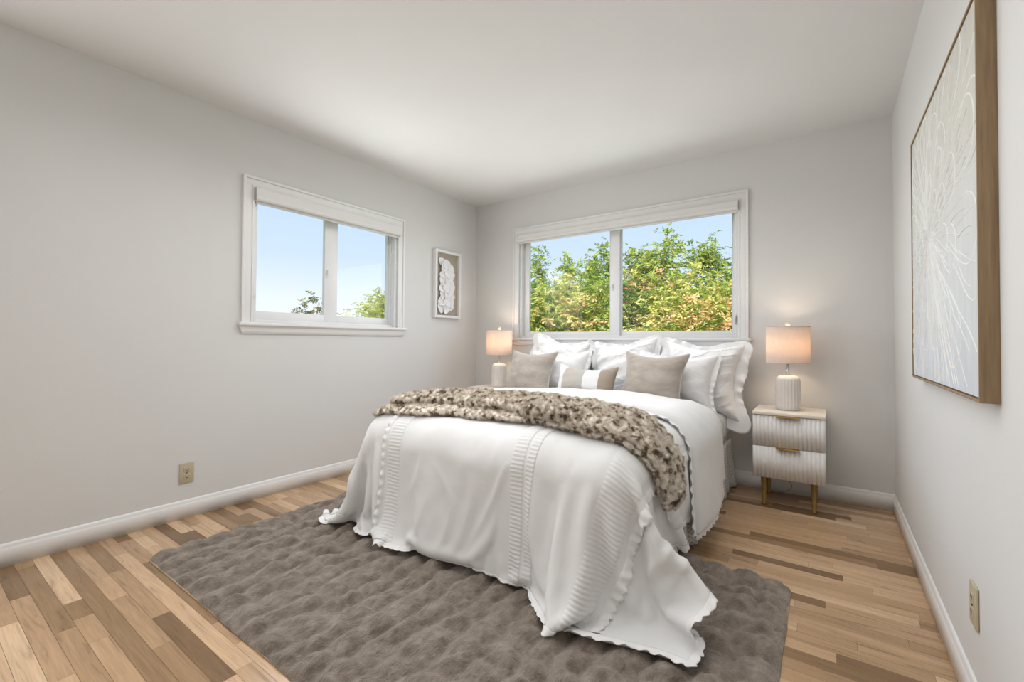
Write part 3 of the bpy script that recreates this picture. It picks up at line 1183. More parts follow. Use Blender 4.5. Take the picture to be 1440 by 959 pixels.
def slab(name, x0, x1, y0, y1, z0, z1, r, er, mat, parent, loc):
    """rounded mattress-like block with UV in metres round the side"""
    prof = [(er, z0)] + [(er - er * math.sin(t), z0 + er - er * math.cos(t)) for t in np.linspace(0, math.pi / 2, 5)] + \
           [(er - er * math.cos(t), z1 - er + er * math.sin(t)) for t in np.linspace(0, math.pi / 2, 5)] + [(er + 0.15, z1 + 0.004), (0.5, z1 + 0.006)]
    V, UV = [], []
    for ins, z in prof:
        ring = rounded_rect_ring(x0 + ins, x1 - ins, y0 + ins, y1 - ins, max(r - ins, 0.01))
        s = np.concatenate([[0], np.cumsum(np.linalg.norm(np.diff(ring, axis=0), axis=1))])
        for p, q in zip(ring, s):
            V.append((p[0], p[1], z))
            UV.append((p[0], p[1]) if ins > er else (q, z))
    m = len(ring)
    F = grid_faces(len(prof), m, close_j=True)
    return mesh_arr(name, np.array(V) - np.array(loc), F, mat, parent, None, True, UV)


BED_LOC = (BCX, (BY0 + BY1) / 2, 0)
bed = thing('bed', 'queen bed base with a grey dotted pleated skirt under the white duvet', 'bed', BED_LOC)
slab('box_spring', BX0 + 0.03, BX1 - 0.03, BY0 + 0.03, BY1, 0.12, 0.335, 0.06, 0.02, M['boxspring'], bed, BED_LOC)
for sx_ in (0, 1):
    for sy_ in (0, 1):
        lx = BX0 + 0.12 if sx_ == 0 else BX1 - 0.12
        ly = BY0 + 0.14 if sy_ == 0 else BY1 - 0.10
        boxes('leg', [(lx - 0.025, lx + 0.025, ly - 0.025, ly + 0.025, 0.050 if sy_ == 0 else 0.0, 0.13)], M['grey_plastic'], bed, tuple(-np.array(BED_LOC)), 0.003)


def bed_skirt():
    BX0, BX1, BY0 = globals()['BX0'] + 0.02, globals()['BX1'] - 0.02, globals()['BY0'] + 0.03
    path = [(BX1, y) for y in np.arange(BY1, BY0, -0.008)] + [(x, BY0) for x in np.arange(BX1, BX0, -0.008)] + [(BX0, y) for y in np.arange(BY0, BY1, 0.008)]
    path = np.array(path)
    nrm = np.array([(1, 0)] * int(np.sum(path[:, 0] == BX1)) + [(0, -1)] * (len(path) - int(np.sum(path[:, 0] == BX1)) - int(np.sum((path[:, 0] == BX0)))) + [(-1, 0)] * int(np.sum(path[:, 0] == BX0)))[:len(path)]
    s_ = np.arange(len(path)) * 0.008
    rows = np.linspace(0, 1, 10)
    V, UV = [], []
    for t in rows:
        amp = 0.003 + 0.018 * t
        w = amp * (np.sin(s_ * 2 * math.pi / 0.16) + 0.6 * np.sin(s_ * 2 * math.pi / 0.27 + 1)) + 0.012 * t
        p = path + nrm * w[:, None]
        onrug = (p[:, 1] < 2.27)
        zb = np.where(onrug, 0.053, 0.008)
        z = 0.335 + (zb - 0.335) * t
        V.append(np.stack([p[:, 0], p[:, 1], z], -1))
        UV.append(np.stack([s_, z], -1))
    o = mesh_arr('bed_skirt', np.array(V).reshape(-1, 3) - np.array(BED_LOC), grid_faces(len(rows), len(path)), M['dots'], bed, None, True, np.array(UV).reshape(-1, 2))
    s = o.modifiers.new('thickness', 'SOLIDIFY')
    s.thickness = 0.002


bed_skirt()
MAT_LOC = (BCX, (BY0 + BY1) / 2, 0.34)
matt = thing('mattress', 'mattress in a grey dotted fitted sheet, seen at the right behind the folded duvet', 'mattress', MAT_LOC)
slab('fitted_sheet', BX0 + 0.012, BX1 - 0.012, BY0 + 0.012, BY1, 0.345, 0.545, 0.09, 0.06, M['dots'], matt, MAT_LOC)
slab('mattress_core', BX0 + 0.03, BX1 - 0.03, BY0 + 0.03, BY1 - 0.01, 0.337, 0.40, 0.08, 0.02, M['mattress_side'], matt, MAT_LOC)

# ------------------------------------------------------------------ pillows


def inflate_pillow(w, h, press, seed, n=44, bendk=0.12, steps=90, crumple=1.0):
    """two sheets sewn along their edge and blown up; returns front, back grids (n, m, 3) in x (width), z (height), y (thickness)"""
    rng = np.random.RandomState(seed)
    m = max(12, int(round(n * h / w)))
    x = np.linspace(-w / 2, w / 2, n)
    z = np.linspace(-h / 2, h / 2, m)
    X, Z = np.meshgrid(x, z, indexing='ij')
    dome = (1 - (2 * X / w) ** 2) * (1 - (2 * Z / h) ** 2)
    nz = vnoise(X * 11 + seed, Z * 11, seed) * 0.006 * crumple
    A = np.stack([X, -0.03 * dome + nz * dome, Z], -1)
    B = np.stack([X, 0.03 * dome + nz * dome, Z], -1)
    R = np.stack([X, 0 * X, Z], -1)
    cons = make_cons(R, bendk, 0.35)
    pr = [np.zeros_like(A), np.zeros_like(B)]
    dt = 1 / 60.
    S = [A, B]

    def sew(S):
        for sl in ((0, slice(None)), (-1, slice(None)), (slice(None), 0), (slice(None), -1)):
            mid = (S[0][sl] + S[1][sl]) / 2
            S[0][sl] = mid
            S[1][sl] = mid
    for st in range(steps):
        Q = []
        for k in (0, 1):
            P = S[k]
            du = np.gradient(P, axis=0)
            dv = np.gradient(P, axis=1)
            N = np.cross(du, dv)
            N /= np.linalg.norm(N, axis=-1, keepdims=True) + 1e-9
            sg = 1 if k == 0 else -1
            # cross(x,z) = -y : front sheet (k=0) points to -y
            pr[k] = (pr[k] + N * sg * press * dt) * 0.90
            pr[k][..., 2] -= 0.10 * dt
            Q.append(P + pr[k] * dt)
        for it in range(10):
            for k in (0, 1):
                cloth_pass(Q[k], cons)
            sew(Q)
        for k in (0, 1):
            pr[k] = (Q[k] - S[k]) / dt
        S = Q
    return S


def place(P, loc, lean=0.0, yaw=0.0, roll=0.0):
    """roll about y, lean about x (top goes back +y), then yaw about z"""
    R = Matrix.Rotation(yaw, 3, 'Z') @ Matrix.Rotation(-lean, 3, 'X') @ Matrix.Rotation(roll, 3, 'Y')
    return P @ np.array(R).T + np.array(loc)


def pillow_mesh(name, S, mat, parent, uv=True, sub=1):
    n, m = S[0].shape[:2]
    G = [upsample(s, 2) for s in S]
    n, m = G[0].shape[:2]
    U, V = np.meshgrid(np.linspace(0, 1, n), np.linspace(0, 1, m), indexing='ij')
    idx = np.arange(n * m).reshape(n, m)
    inner = np.zeros((n, m), bool)
    inner[1:-1, 1:-1] = True
    bidx = idx.copy()
    bidx[inner] = n * m + np.arange(inner.sum())
    Vs = np.concatenate([G[0].reshape(-1, 3), G[1][inner]])
    UVs = np.concatenate([np.stack([U, V], -1).reshape(-1, 2), np.stack([U, V], -1)[inner]])
    F0 = grid_faces(n, m)
    F1 = bidx.ravel()[grid_faces(n, m)][:, ::-1]
    return mesh_arr(name, Vs, np.concatenate([F0, F1]), mat, parent, None, True, UVs), G[0]


def edge_loop(G):
    n, m = G.shape[:2]
    L = np.concatenate([G[:, 0], G[-1, 1:], G[-2::-1, -1], G[0, -2:0:-1]])
    return L


def piping(name, G, mat, parent, r=0.0035):
    L = edge_loop(G)
    L = np.concatenate([L, L[:2]])
    return tube(name, L, r, mat, parent, seg=6)


def flange(name, G, mat, parent, width, amp, wave, seed=1, droop=0.25):
    """ruffled border sewn round the edge of a pillow sham"""
    L = edge_loop(G)
    d = np.linalg.norm(np.diff(np.concatenate([L, L[:1]]), axis=0), axis=1)
    s = np.concatenate([[0], np.cumsum(d)])
    k = int(s[-1] / 0.006)
    ss = np.linspace(0, s[-1], k, endpoint=False)
    Lc = np.concatenate([L, L[:1]])
    C = np.stack([np.interp(ss, s, Lc[:, a]) for a in range(3)], -1)
    ctr = C.mean(0)
    T = np.roll(C, -3, 0) - np.roll(C, 3, 0)
    T /= np.linalg.norm(T, axis=-1, keepdims=True) + 1e-9
    yv = np.array([0, 1.0, 0])
    O = np.cross(T, yv)
    O /= np.linalg.norm(O, axis=-1, keepdims=True) + 1e-9
    O *= np.sign(((C - ctr) * O).sum(-1, keepdims=True))
    for _ in range(10):
        O = (np.roll(O, 1, 0) + O + np.roll(O, -1, 0)) / 3
    O /= np.linalg.norm(O, axis=-1, keepdims=True) + 1e-9
    rng = np.random.RandomState(seed)
    kk = max(1, round(s[-1] / wave))
    ph = ss / s[-1] * 2 * math.pi
    wig = np.sin(ph * kk + 1.5 * np.sin(ph * 5 + seed)) + 0.6 * np.sin(ph * round(kk * 0.43) + seed)
    wig = wig * (0.6 + 0.5 * np.sin(ph * 3 + seed * 1.7) + 0.3 * np.sin(ph * 8 + seed))
    wid = width * (1 + 0.03 * np.sin(ph * kk * 2 + seed) + 0.14 * np.sin(ph * 7 + seed) + 0.08 * rng.randn() * np.sin(ph * 3))
    wid = wid * (1 - 0.5 * np.clip(O[:, 2], 0, 1))
    tt = np.linspace(-0.15, 1, 8)
    tc_ = np.clip(tt, 0, 1)
    V = C[None] + O[None] * (tt[:, None] * wid)[..., None] + yv * (tc_[:, None] * amp * wig)[..., None]
    V[..., 2] -= (tc_ ** 2)[:, None] * droop * width * (np.abs(O[:, 0]))[None]
    o = mesh_arr(name, V.reshape(-1, 3), grid_faces(len(tt), k, close_j=True), mat, parent)
    sm = o.modifiers.new('thickness', 'SOLIDIFY')
    sm.thickness = 0.002
    return o


def crease(S, amp, seed, dirx=1.0, dirz=0.4):
    """long soft creases pulled from the corners"""
    out = []
    for k, P in enumerate(S):
        n, m = P.shape[:2]
        U, V = np.meshgrid(np.linspace(0, 1, n), np.linspace(0, 1, m), indexing='ij')
        e = np.clip(np.minimum(np.minimum(U, 1 - U), np.minimum(V, 1 - V)) / 0.12, 0, 1)
        c = vnoise((U * dirz - V * dirx) * 9 + seed, (U * dirx + V * dirz) * 2.2, seed + k) + 0.5 * vnoise(U * 9, V * 9, seed + 9 + k)
        c = np.sign(c) * np.abs(c) ** 1.2
        rg = (1 - np.abs(vnoise((U * dirz - V * dirx) * 7 + 3 * seed + 0.8 * vnoise(U * 4, V * 4, seed), (U * dirx + V * dirz) * 2.0, seed + 20 + k))) ** 7
        rg = rg + 0.8 * (1 - np.abs(vnoise((U * dirz + V * dirx) * 8 + seed, (U * dirx - V * dirz) * 2.4, seed + 40 + k))) ** 8
        c = 0.75 * c + 0.50 * rg
        Q = P.copy()
        Q[..., 1] += (1 if k else -1) * amp * c * e
        out.append(Q)
    return out


def make_pillow(name, cat, label, w, h, press, seed, loc, lean, yaw, roll, mat, fl=None, pipe=False, group=None, crum=1.0, camp=0.006, bendy=0.0, steps=90, slump=0.0):
    root = thing(name, label, cat, loc, 0, group)
    S = inflate_pillow(w, h, press, seed, crumple=crum, steps=steps)
    S = crease([upsample(q, 2) for q in S], camp, seed)
    if slump:
        S = [s - np.stack([0 * s[..., 0], 0 * s[..., 0], slump * smooth01(s[..., 2] / h + 0.4) * (0.6 + vnoise(s[..., 0] * 5 + seed, s[..., 2] * 0 + seed * 0.37, seed))], -1) for s in S]
    if bendy:
        S = [s + np.stack([0 * s[..., 0], bendy * (s[..., 2] / h) ** 2 + 0.5 * bendy * (s[..., 0] / w) ** 2, 0 * s[..., 0]], -1) for s in S]
    S = [place(s, (0, 0, 0), lean, yaw, roll) for s in S]
    o, G = pillow_mesh(fl[3] if fl else 'cushion_cover', S, mat, root)
    if fl:
        R = np.array(Matrix.Rotation(yaw, 3, 'Z') @ Matrix.Rotation(-lean, 3, 'X') @ Matrix.Rotation(roll, 3, 'Y'))
        G0 = G @ R                           # back to the pillow's own frame for the border
        f = flange('ruffled_border', G0, mat, root, fl[0], fl[1], fl[2], seed)
        n = len(f.data.vertices)
        co = np.empty(n * 3, np.float32)
        f.data.vertices.foreach_get('co', co)
        co = co.reshape(-1, 3) @ R.T
        f.data.vertices.foreach_set('co', co.astype(np.float32).ravel())
    if pipe:
        piping('seam', G, M['piping'], root)
    return root


EG = None
make_pillow('euro_sham', 'pillow', 'large white ruffled euro sham in the back row, leftmost under the window', 0.56, 0.54, 3.6, 3,
            (-1.925, 3.45, 0.835), 0.16, 0.03, 0.03, M['pillow_cotton'], (0.050, 0.014, 0.10, 'sham_cover'), camp=0.020, slump=0.04)
make_pillow('euro_sham', 'pillow', 'large white ruffled euro sham in the middle of the back row', 0.56, 0.54, 3.6, 8,
            (-1.345, 3.45, 0.835), 0.16, -0.03, -0.02, M['pillow_cotton'], (0.050, 0.014, 0.10, 'sham_cover'), camp=0.020, slump=0.04)
make_pillow('euro_sham', 'pillow', 'large white ruffled euro sham at the right end, its border hanging past the bed side', 0.56, 0.57, 3.8, 15,
            (-0.755, 3.43, 0.79), 0.18, 0.02, 0.05, M['pillow_cotton'], (0.066, 0.020, 0.10, 'sham_cover'), camp=0.022, slump=0.03)
make_pillow('bed_pillow', 'pillow', 'white ruffled pillow leaning behind the left velvet cushion', 0.56, 0.42, 4.2, 21,
            (-1.85, 3.265, 0.775), 0.30, 0.04, 0.0, M['pillow_cotton'], (0.028, 0.007, 0.05, 'pillow_case'))
make_pillow('bed_pillow', 'pillow', 'white ruffled pillow leaning behind the right velvet cushion', 0.58, 0.43, 4.2, 27,
            (-0.90, 3.255, 0.775), 0.30, -0.02, 0.04, M['pillow_cotton'], (0.030, 0.008, 0.05, 'pillow_case'))
make_pillow('velvet_cushion', 'cushion', 'square taupe velvet cushion on the left, beside the far lamp', 0.44, 0.42, 5.0, 33,
            (-1.975, 3.045, 0.780), 0.40, 0.06, 0.03, M['velvet'], pipe=True, camp=0.004)
make_pillow('velvet_cushion', 'cushion', 'square taupe velvet cushion on the right of the striped lumbar cushion', 0.46, 0.43, 5.0, 39,
            (-0.975, 3.025, 0.780), 0.38, -0.05, 0.03, M['velvet'], pipe=True, camp=0.004)
make_pillow('lumbar_cushion', 'cushion', 'oblong lumbar cushion with white and beige stripes between the two velvet cushions', 0.48, 0.28, 4.2, 45,
            (-1.42, 2.92, 0.750), 0.34, -0.02, 0.02, M['stripe'], camp=0.003)

# ------------------------------------------------------------------ throw blanket
THROW_LOC = np.array([-1.3, 1.8, 0.70])
throw = thing('throw_blanket', 'brown and cream spotted faux fur throw folded across the foot of the bed', 'blanket', tuple(THROW_LOC))


def throw_layer(name, u0, u1, f0, f1, lift, thick, seed, mat, amp=0.010, slot_fur=True, cnt=2200, nseg=300, end_taper=0.06):
    """a long soft roll following the duvet; f0(u), f1(u) give its front and back edge in sheet metres"""
    nu, nc = nseg, 44
    us = np.linspace(u0, u1, nu)
    a = np.linspace(0, 2 * math.pi, nc, endpoint=False)
    A, U = np.meshgrid(a, us)
    F0, F1 = f0(U), f1(U)
    ca, sa = np.cos(A), np.sin(A)
    px = np.sign(ca) * np.abs(ca) ** 0.55       # flat superellipse section
    pz = np.sign(sa) * np.abs(sa) ** 0.75
    t = np.minimum(U - u0, u1 - U)
    e = np.sqrt(np.clip(1 - (1 - np.clip(t / end_taper, 0, 1)) ** 2, 0, 1))
    mid, half = (F0 + F1) / 2, (F1 - F0) / 2 * (0.75 + 0.25 * e)
    V = mid + half * px
    V = V + 0.008 * vnoise(U * 7, A * 0 + 3.1, seed)
    th = thick * (0.25 + 0.75 * e) * (1 + 0.22 * vnoise(U * 5, px * 1.5, seed + 2))
    H = lift(U, px) + th * (0.5 + 0.5 * pz)
    lump = fbm(U * 24, V * 24 + pz * 2, seed + 5, 2)
    lump = lump + 0.6 * np.sin(U * 2 * math.pi / 0.034 + 2.2 * vnoise(U * 6, px * 2, seed + 7) + 1.5 * px)
    H = H + amp * lump * (pz > -0.6) * e
    p, n = dsurf(U, V)
    p = p + n * H[..., None]
    Vx = p - THROW_LOC
    Vv = Vx.reshape(-1, 3)
    F = grid_faces(nu, nc, close_j=True)
    c0 = Vx[0].mean(0)
    c1 = Vx[-1].mean(0)
    Vv = np.concatenate([Vv, c0[None], c1[None]])
    k0, k1 = nu * nc, nu * nc + 1
    j = np.arange(nc)
    jn = (j + 1) % nc
    cap0 = np.stack([np.full(nc, k0), j, jn, jn], -1)
    cap1 = np.stack([np.full(nc, k1), (nu - 1) * nc + jn, (nu - 1) * nc + j, (nu - 1) * nc + j], -1)
    me = bpy.data.meshes.new(name)
    faces = [tuple(f) for f in F] + [(k0, int(x), int(y)) for x, y in zip(j, jn)] + [(k1, int((nu - 1) * nc + y), int((nu - 1) * nc + x)) for x, y in zip(j, jn)]
    me.from_pydata([tuple(v) for v in Vv], [], [tuple(int(q) for q in f) for f in faces])
    bm = bmesh.new()
    bm.from_mesh(me)
    bmesh.ops.recalc_face_normals(bm, faces=bm.faces)
    bm.to_mesh(me)
    bm.free()
    o = link_mesh(name, me, mat, throw, None, True)
    if slot_fur:
        fur(o, cnt * 5, 40, 0.009, 1, root=0.00042, tip=0.00012, seed=seed, brown=0.0008, clump=0.0, radius=0.009, rand=0.4)
    return o


V0 = FOOT_DROP
front = lambda u: V0 + 0.075 + 0.085 * smooth01((u + 0.75) / 0.9) - 0.02 * smooth01((u - 0.2) / 0.4) + 0.08 * smooth01((u - 0.62) / 0.4)
back = lambda u: front(u) + 0.33 - 0.09 * smooth01((u - 0.55) / 0.4)
throw_layer('lower_fold', -0.70, 0.97, front, back, lambda u, s: 0.006 + 0 * u, 0.036, 51, M['throw'], 0.005, cnt=1700)
front2 = lambda u: front(u) + 0.065 - 0.075 * smooth01((u - 0.05) / 0.25) + 0.03 * smooth01((u + 0.55) / 0.2) * (1 - smooth01((u + 0.2) / 0.25))
back2 = lambda u: back(u) - 0.01
throw_layer('upper_fold', -0.66, 0.94, front2, back2, lambda u, s: 0.038 - 0.012 * smooth01((u - 0.5) / 0.4), 0.046, 61, M['throw'], 0.007, cnt=2200)
throw_layer('gathered_fold', 0.16, 0.52, lambda u: front2(u) - 0.005, lambda u: front2(u) + 0.10 + 0.05 * np.sin((u - 0.16) * 8), lambda u, s: 0.045 + 0 * u, 0.052, 71, M['throw'], 0.010, cnt=500, nseg=80, end_taper=0.14)
lin = throw_layer('lining', 0.55, 1.055, lambda u: front(u) + 0.02, lambda u: back(u) - 0.07, lambda u, s: 0.003 + 0 * u, 0.016, 81, M['throw_lining'], 0.003, False, nseg=80)

# ------------------------------------------------------------------ rug
RX0, RX1, RY0, RY1 = -2.600, -0.130, 0.728, 2.232


def build_rug():
    st = 0.0065
    nx, ny = int((RX1 - RX0) / st), int((RY1 - RY0) / st)
    X, Y = np.meshgrid(np.linspace(0, 1, nx), np.linspace(0, 1, ny), indexing='ij')
    px = RX0 + X * (RX1 - RX0)
    py = RY0 + Y * (RY1 - RY0)
    # plump rolls broken into staggered puffs
    rs, cs = 0.112, 0.120
    wx = (px - RX0) / rs + 0.30 * vnoise(px * 7, py * 7, 2) + 0.12 * vnoise(px * 19, py * 19, 12)
    row = np.floor(wx)
    rng = np.random.RandomState(4)
    jit = rng.rand(64, 3)
    q = jit[row.astype(int) % 64]
    wy = (py - RY0) / cs * (0.85 + 0.3 * q[..., 1]) + q[..., 0] + 0.35 * vnoise(px * 6, py * 8, 3)
    rx = np.abs(np.sin(math.pi * wx)) ** 0.64
    ry_ = np.abs(np.sin(math.pi * wy)) ** 0.64
    bumps = rx * (0.35 + 0.65 * ry_) * (0.85 + 0.25 * vnoise(px * 9, py * 9, 15))
    for _ in range(3):
        b2 = np.pad(bumps, 1, mode='edge')
        bumps = (b2[:-2, 1:-1] + b2[2:, 1:-1] + b2[1:-1, :-2] + b2[1:-1, 2:] + b2[1:-1, 1:-1]) / 5
    z = np.minimum(0.004 + 0.043 * bumps + 0.0036 * fbm(px * 24 + 1.5 * vnoise(px * 11, py * 11, 6), py * 24, 8, 3) * (0.4 + bumps) + 0.0015 * vnoise(px * 70, py * 55, 9), 0.054)
    ex = np.minimum(px - RX0, RX1 - px)
    ey = np.minimum(py - RY0, RY1 - py)
    edge = np.minimum(ex, ey)
    z = 0.004 + (z - 0.004) * np.sqrt(np.clip(edge / 0.035, 0, 1))
    # soft corners and a slightly wandering border
    r = 0.06
    cxn = np.clip(r - ex, 0, None)
    cyn = np.clip(r - ey, 0, None)
    both = (cxn > 0) & (cyn > 0)
    dc = np.sqrt(cxn ** 2 + cyn ** 2)
    mx = np.maximum(cxn, cyn)
    k = np.where(both, mx / (dc + 1e-9), 1.0)
    sx_ = np.where(px < (RX0 + RX1) / 2, 1, -1)
    sy_ = np.where(py < (RY0 + RY1) / 2, 1, -1)
    qx = px + np.where(both, sx_ * (cxn - cxn * k), 0)
    qy = py + np.where(both, sy_ * (cyn - cyn * k), 0)
    qx = qx + 0.006 * vnoise(py * 8, px * 0 + 1.5, 12) * (ex < 0.3) * sx_
    qy = qy + 0.006 * vnoise(px * 8, py * 0 + 2.5, 13) * (ey < 0.3) * sy_
    loc = np.array([(RX0 + RX1) / 2, (RY0 + RY1) / 2, 0])
    root = thing('rug', 'taupe faux fur rug with plump bumpy pile on the wood floor under the bed foot', 'rug', tuple(loc))
    V = np.stack([qx, qy, z], -1) - loc
    o = mesh_arr('rug_pile', V.reshape(-1, 3), grid_faces(nx, ny), M['rug'], root)
    ring = rounded_rect_ring(RX0 + 0.001, RX1 - 0.001, RY0 + 0.001, RY1 - 0.001, 0.055, 10) - loc[:2]
    n = len(ring)
    Vb = [(p[0], p[1], zz) for zz in (0.0005, 0.005) for p in ring]
    bm = bmesh.new()
    vs = [bm.verts.new(v) for v in Vb]
    for i in range(n):
        bm.faces.new((vs[i], vs[(i + 1) % n], vs[n + (i + 1) % n], vs[n + i]))
    bm.faces.new(vs[:n])
    bm.faces.new(vs[n:])
    bm_obj('rug_backing', bm, M['rug_back'], root)


build_rug()

# ------------------------------------------------------------------ nightstands and lamps


def build_nightstand(label, xc):
    y0, y1 = 3.215, 3.585                         # front, back
    w = 0.381
    root = thing('nightstand', label, 'nightstand', (xc, 0, 0), 0, None)
    x0, x1 = -w / 2, w / 2
    boxes('cabinet_body', [(x0, x1, y0 + 0.018, y1, 0.183, 0.575)], M['ns_white'], root, None, 0.003)
    boxes('top_panel', [(x0 - 0.002, x1 + 0.002, y0 - 0.002, y1 + 0.001, 0.575, 0.594)], M['ns_top'], root, None, 0.003)
    for z0, z1 in ((0.184, 0.375), (0.379, 0.571)):
        n = 17 * 10 + 1
        xs = np.linspace(x0, x1, n)
        ph = np.abs(np.sin((xs - x0) / (x1 - x0) * 17 * math.pi))
        d = 0.0055 * ph ** 0.8
        y = y0 + 0.010 - d
        V = []
        for z in (z0, z1):
            V += [(a, b, z) for a, b in zip(xs, y)]
        for z in (z0, z1):
            V += [(a, y0 + 0.0185, z) for a in xs]
        i = np.arange(n - 1)
        F = np.concatenate([np.stack([i, i + 1, n + i + 1, n + i], -1), np.stack([2 * n + i, i + 0, i + 1, 2 * n + i + 1], -1)[:, ::-1] * 1,
                            np.stack([n + i, n + i + 1, 3 * n + i + 1, 3 * n + i], -1),
                            np.array([[0, n, 3 * n, 2 * n], [n - 1, 3 * n - 1, 4 * n - 1, 2 * n - 1]])])
        dr = mesh_arr('drawer_front', V, F, M['ns_white'], root, None, False)
        hw = 0.062
        boxes('drawer_handle', [(-hw, hw, y0 - 0.016, y0 + 0.012, z1 - 0.0005, z1 + 0.0025), (-hw, hw, y0 - 0.018, y0 - 0.0155, z1 - 0.005, z1 + 0.0025)], M['gold'], dr, None, 0.0006)
    for lx in (x0 + 0.058, x1 - 0.058):
        for ly in (y0 + 0.05, y1 - 0.05):
            lathe('leg', [(0.0, 0.183), (0.0165, 0.183), (0.0165, 0.175), (0.0105, 0.012), (0.0125, 0.010), (0.0125, 0.0), (0.0, 0.0)], M['dark_brass'], root, (lx, ly, 0), 20)
    return root


build_nightstand('white fluted two drawer nightstand right of the bed near the corner', -0.2095)
build_nightstand('white fluted nightstand mostly hidden behind the far left side of the bed', -2.59)


def build_lamp(label, x, y, z, power):
    root = thing('table_lamp', label, 'lamp', (x, y, z))
    body = [(0.0, 0.0), (0.062, 0.0), (0.066, 0.004), (0.0695, 0.012)] + [(0.0705, 0.02 + 0.155 * t) for t in np.linspace(0, 1, 14)] + \
           [(0.0705 - 0.030 * (1 - math.cos(t)), 0.175 + 0.046 * math.sin(t)) for t in np.linspace(0.15, math.pi / 2, 8)] + [(0.030, 0.2225), (0.016, 0.2235), (0.0, 0.2235)]
    lathe('lamp_base', body, M['ceramic'], root, None, 220, 22, 0.0042, (0.0, 0.196))
    lathe('neck', [(0.0, 0.2225), (0.0125, 0.2225), (0.0125, 0.228), (0.0085, 0.231), (0.0085, 0.300), (0.013, 0.303), (0.013, 0.345), (0, 0.345)], M['chrome'], root, None, 20)
    zs0, zs1, r = 0.302, 0.538, 0.1235
    prof = [(r, zs0), (r - 0.001, zs1), (r - 0.0035, zs1), (r - 0.0025, zs0), (r, zs0)]
    sh = lathe('lamp_shade', prof, M['shade'], root, None, 72)
    for zz in (zs0 + 0.001, zs1 - 0.001):
        a = np.linspace(0, 2 * math.pi, 73)
        tube('rim', np.stack([(r - 0.001) * np.cos(a), (r - 0.001) * np.sin(a), np.full_like(a, zz)], -1), 0.0022, M['piping'], sh, seg=6)
    fit = [[(0, 0, zs1 - 0.012)] + [(0.118 * math.cos(q), 0.118 * math.sin(q), zs1 - 0.006)] for q in (0.4, 0.4 + 2.094, 0.4 + 4.189)]
    for f in fit:
        tube('spider', f, 0.0018, M['chrome'], sh, seg=6)
    lathe('rod', [(0, 0.345), (0.004, 0.345), (0.004, zs1), (0.0, zs1)], M['chrome'], root, None, 12)
    lathe('finial', [(0.0, zs1 - 0.002), (0.006, zs1), (0.007, zs1 + 0.004), (0.014, zs1 + 0.010), (0.016, zs1 + 0.017), (0.012, zs1 + 0.025), (0.006, zs1 + 0.029), (0, zs1 + 0.030)], M['finial'], root, None, 24)
    bm = bmesh.new()
    bmesh.ops.create_uvsphere(bm, u_segments=20, v_segments=14, radius=0.027)
    for v in bm.verts:
        if v.co.z < 0:
            v.co.x *= 1 + v.co.z * 9
            v.co.y *= 1 + v.co.z * 9
    bm_obj('bulb', bm, M['bulb'], root, (0.0, 0.0, 0.385), True)
    for (dx, dy) in ((-0.048, 0.0), (0.034, 0.034), (0.034, -0.034)):
        l = bpy.data.lights.new('bulb_light', 'POINT')
        l.energy = power / 3
        l.color = (1.0, 0.78, 0.56)
        l.shadow_soft_size = 0.018
        lo = bpy.data.objects.new('bulb_light', l)
        lo.location = (dx, dy, 0.42)
        COL.objects.link(lo)
        lo.parent = root
    return root


build_lamp('lit ribbed ceramic lamp with linen drum shade on the right nightstand', -0.2185, 3.40, 0.5942, 2.6)
build_lamp('lit ribbed ceramic lamp with linen drum shade on the far left nightstand', -2.56, 3.40, 0.5942, 2.6)
cp = [(-0.245, 3.50, 0.17), (-0.235, 3.545, 0.12), (-0.21, 3.575, 0.06), (-0.235, 3.578, 0.022), (-0.29, 3.57, 0.006), (-0.36, 3.56, 0.004), (-0.43, 3.57, 0.004)]
cp = np.array(cp)
tq = np.linspace(0, len(cp) - 1, 60)
cpath = bicubic(np.repeat(cp[:, None, :], 2, axis=1), tq, np.zeros_like(tq))
cpath[:, 2] = np.maximum(cpath[:, 2], 0.0032)
tag(tube('power_cord', cpath, 0.0028, M['cord']), 'thin grey lamp cord hanging behind the right nightstand by the baseboard', 'cord')

# ------------------------------------------------------------------ art on the walls


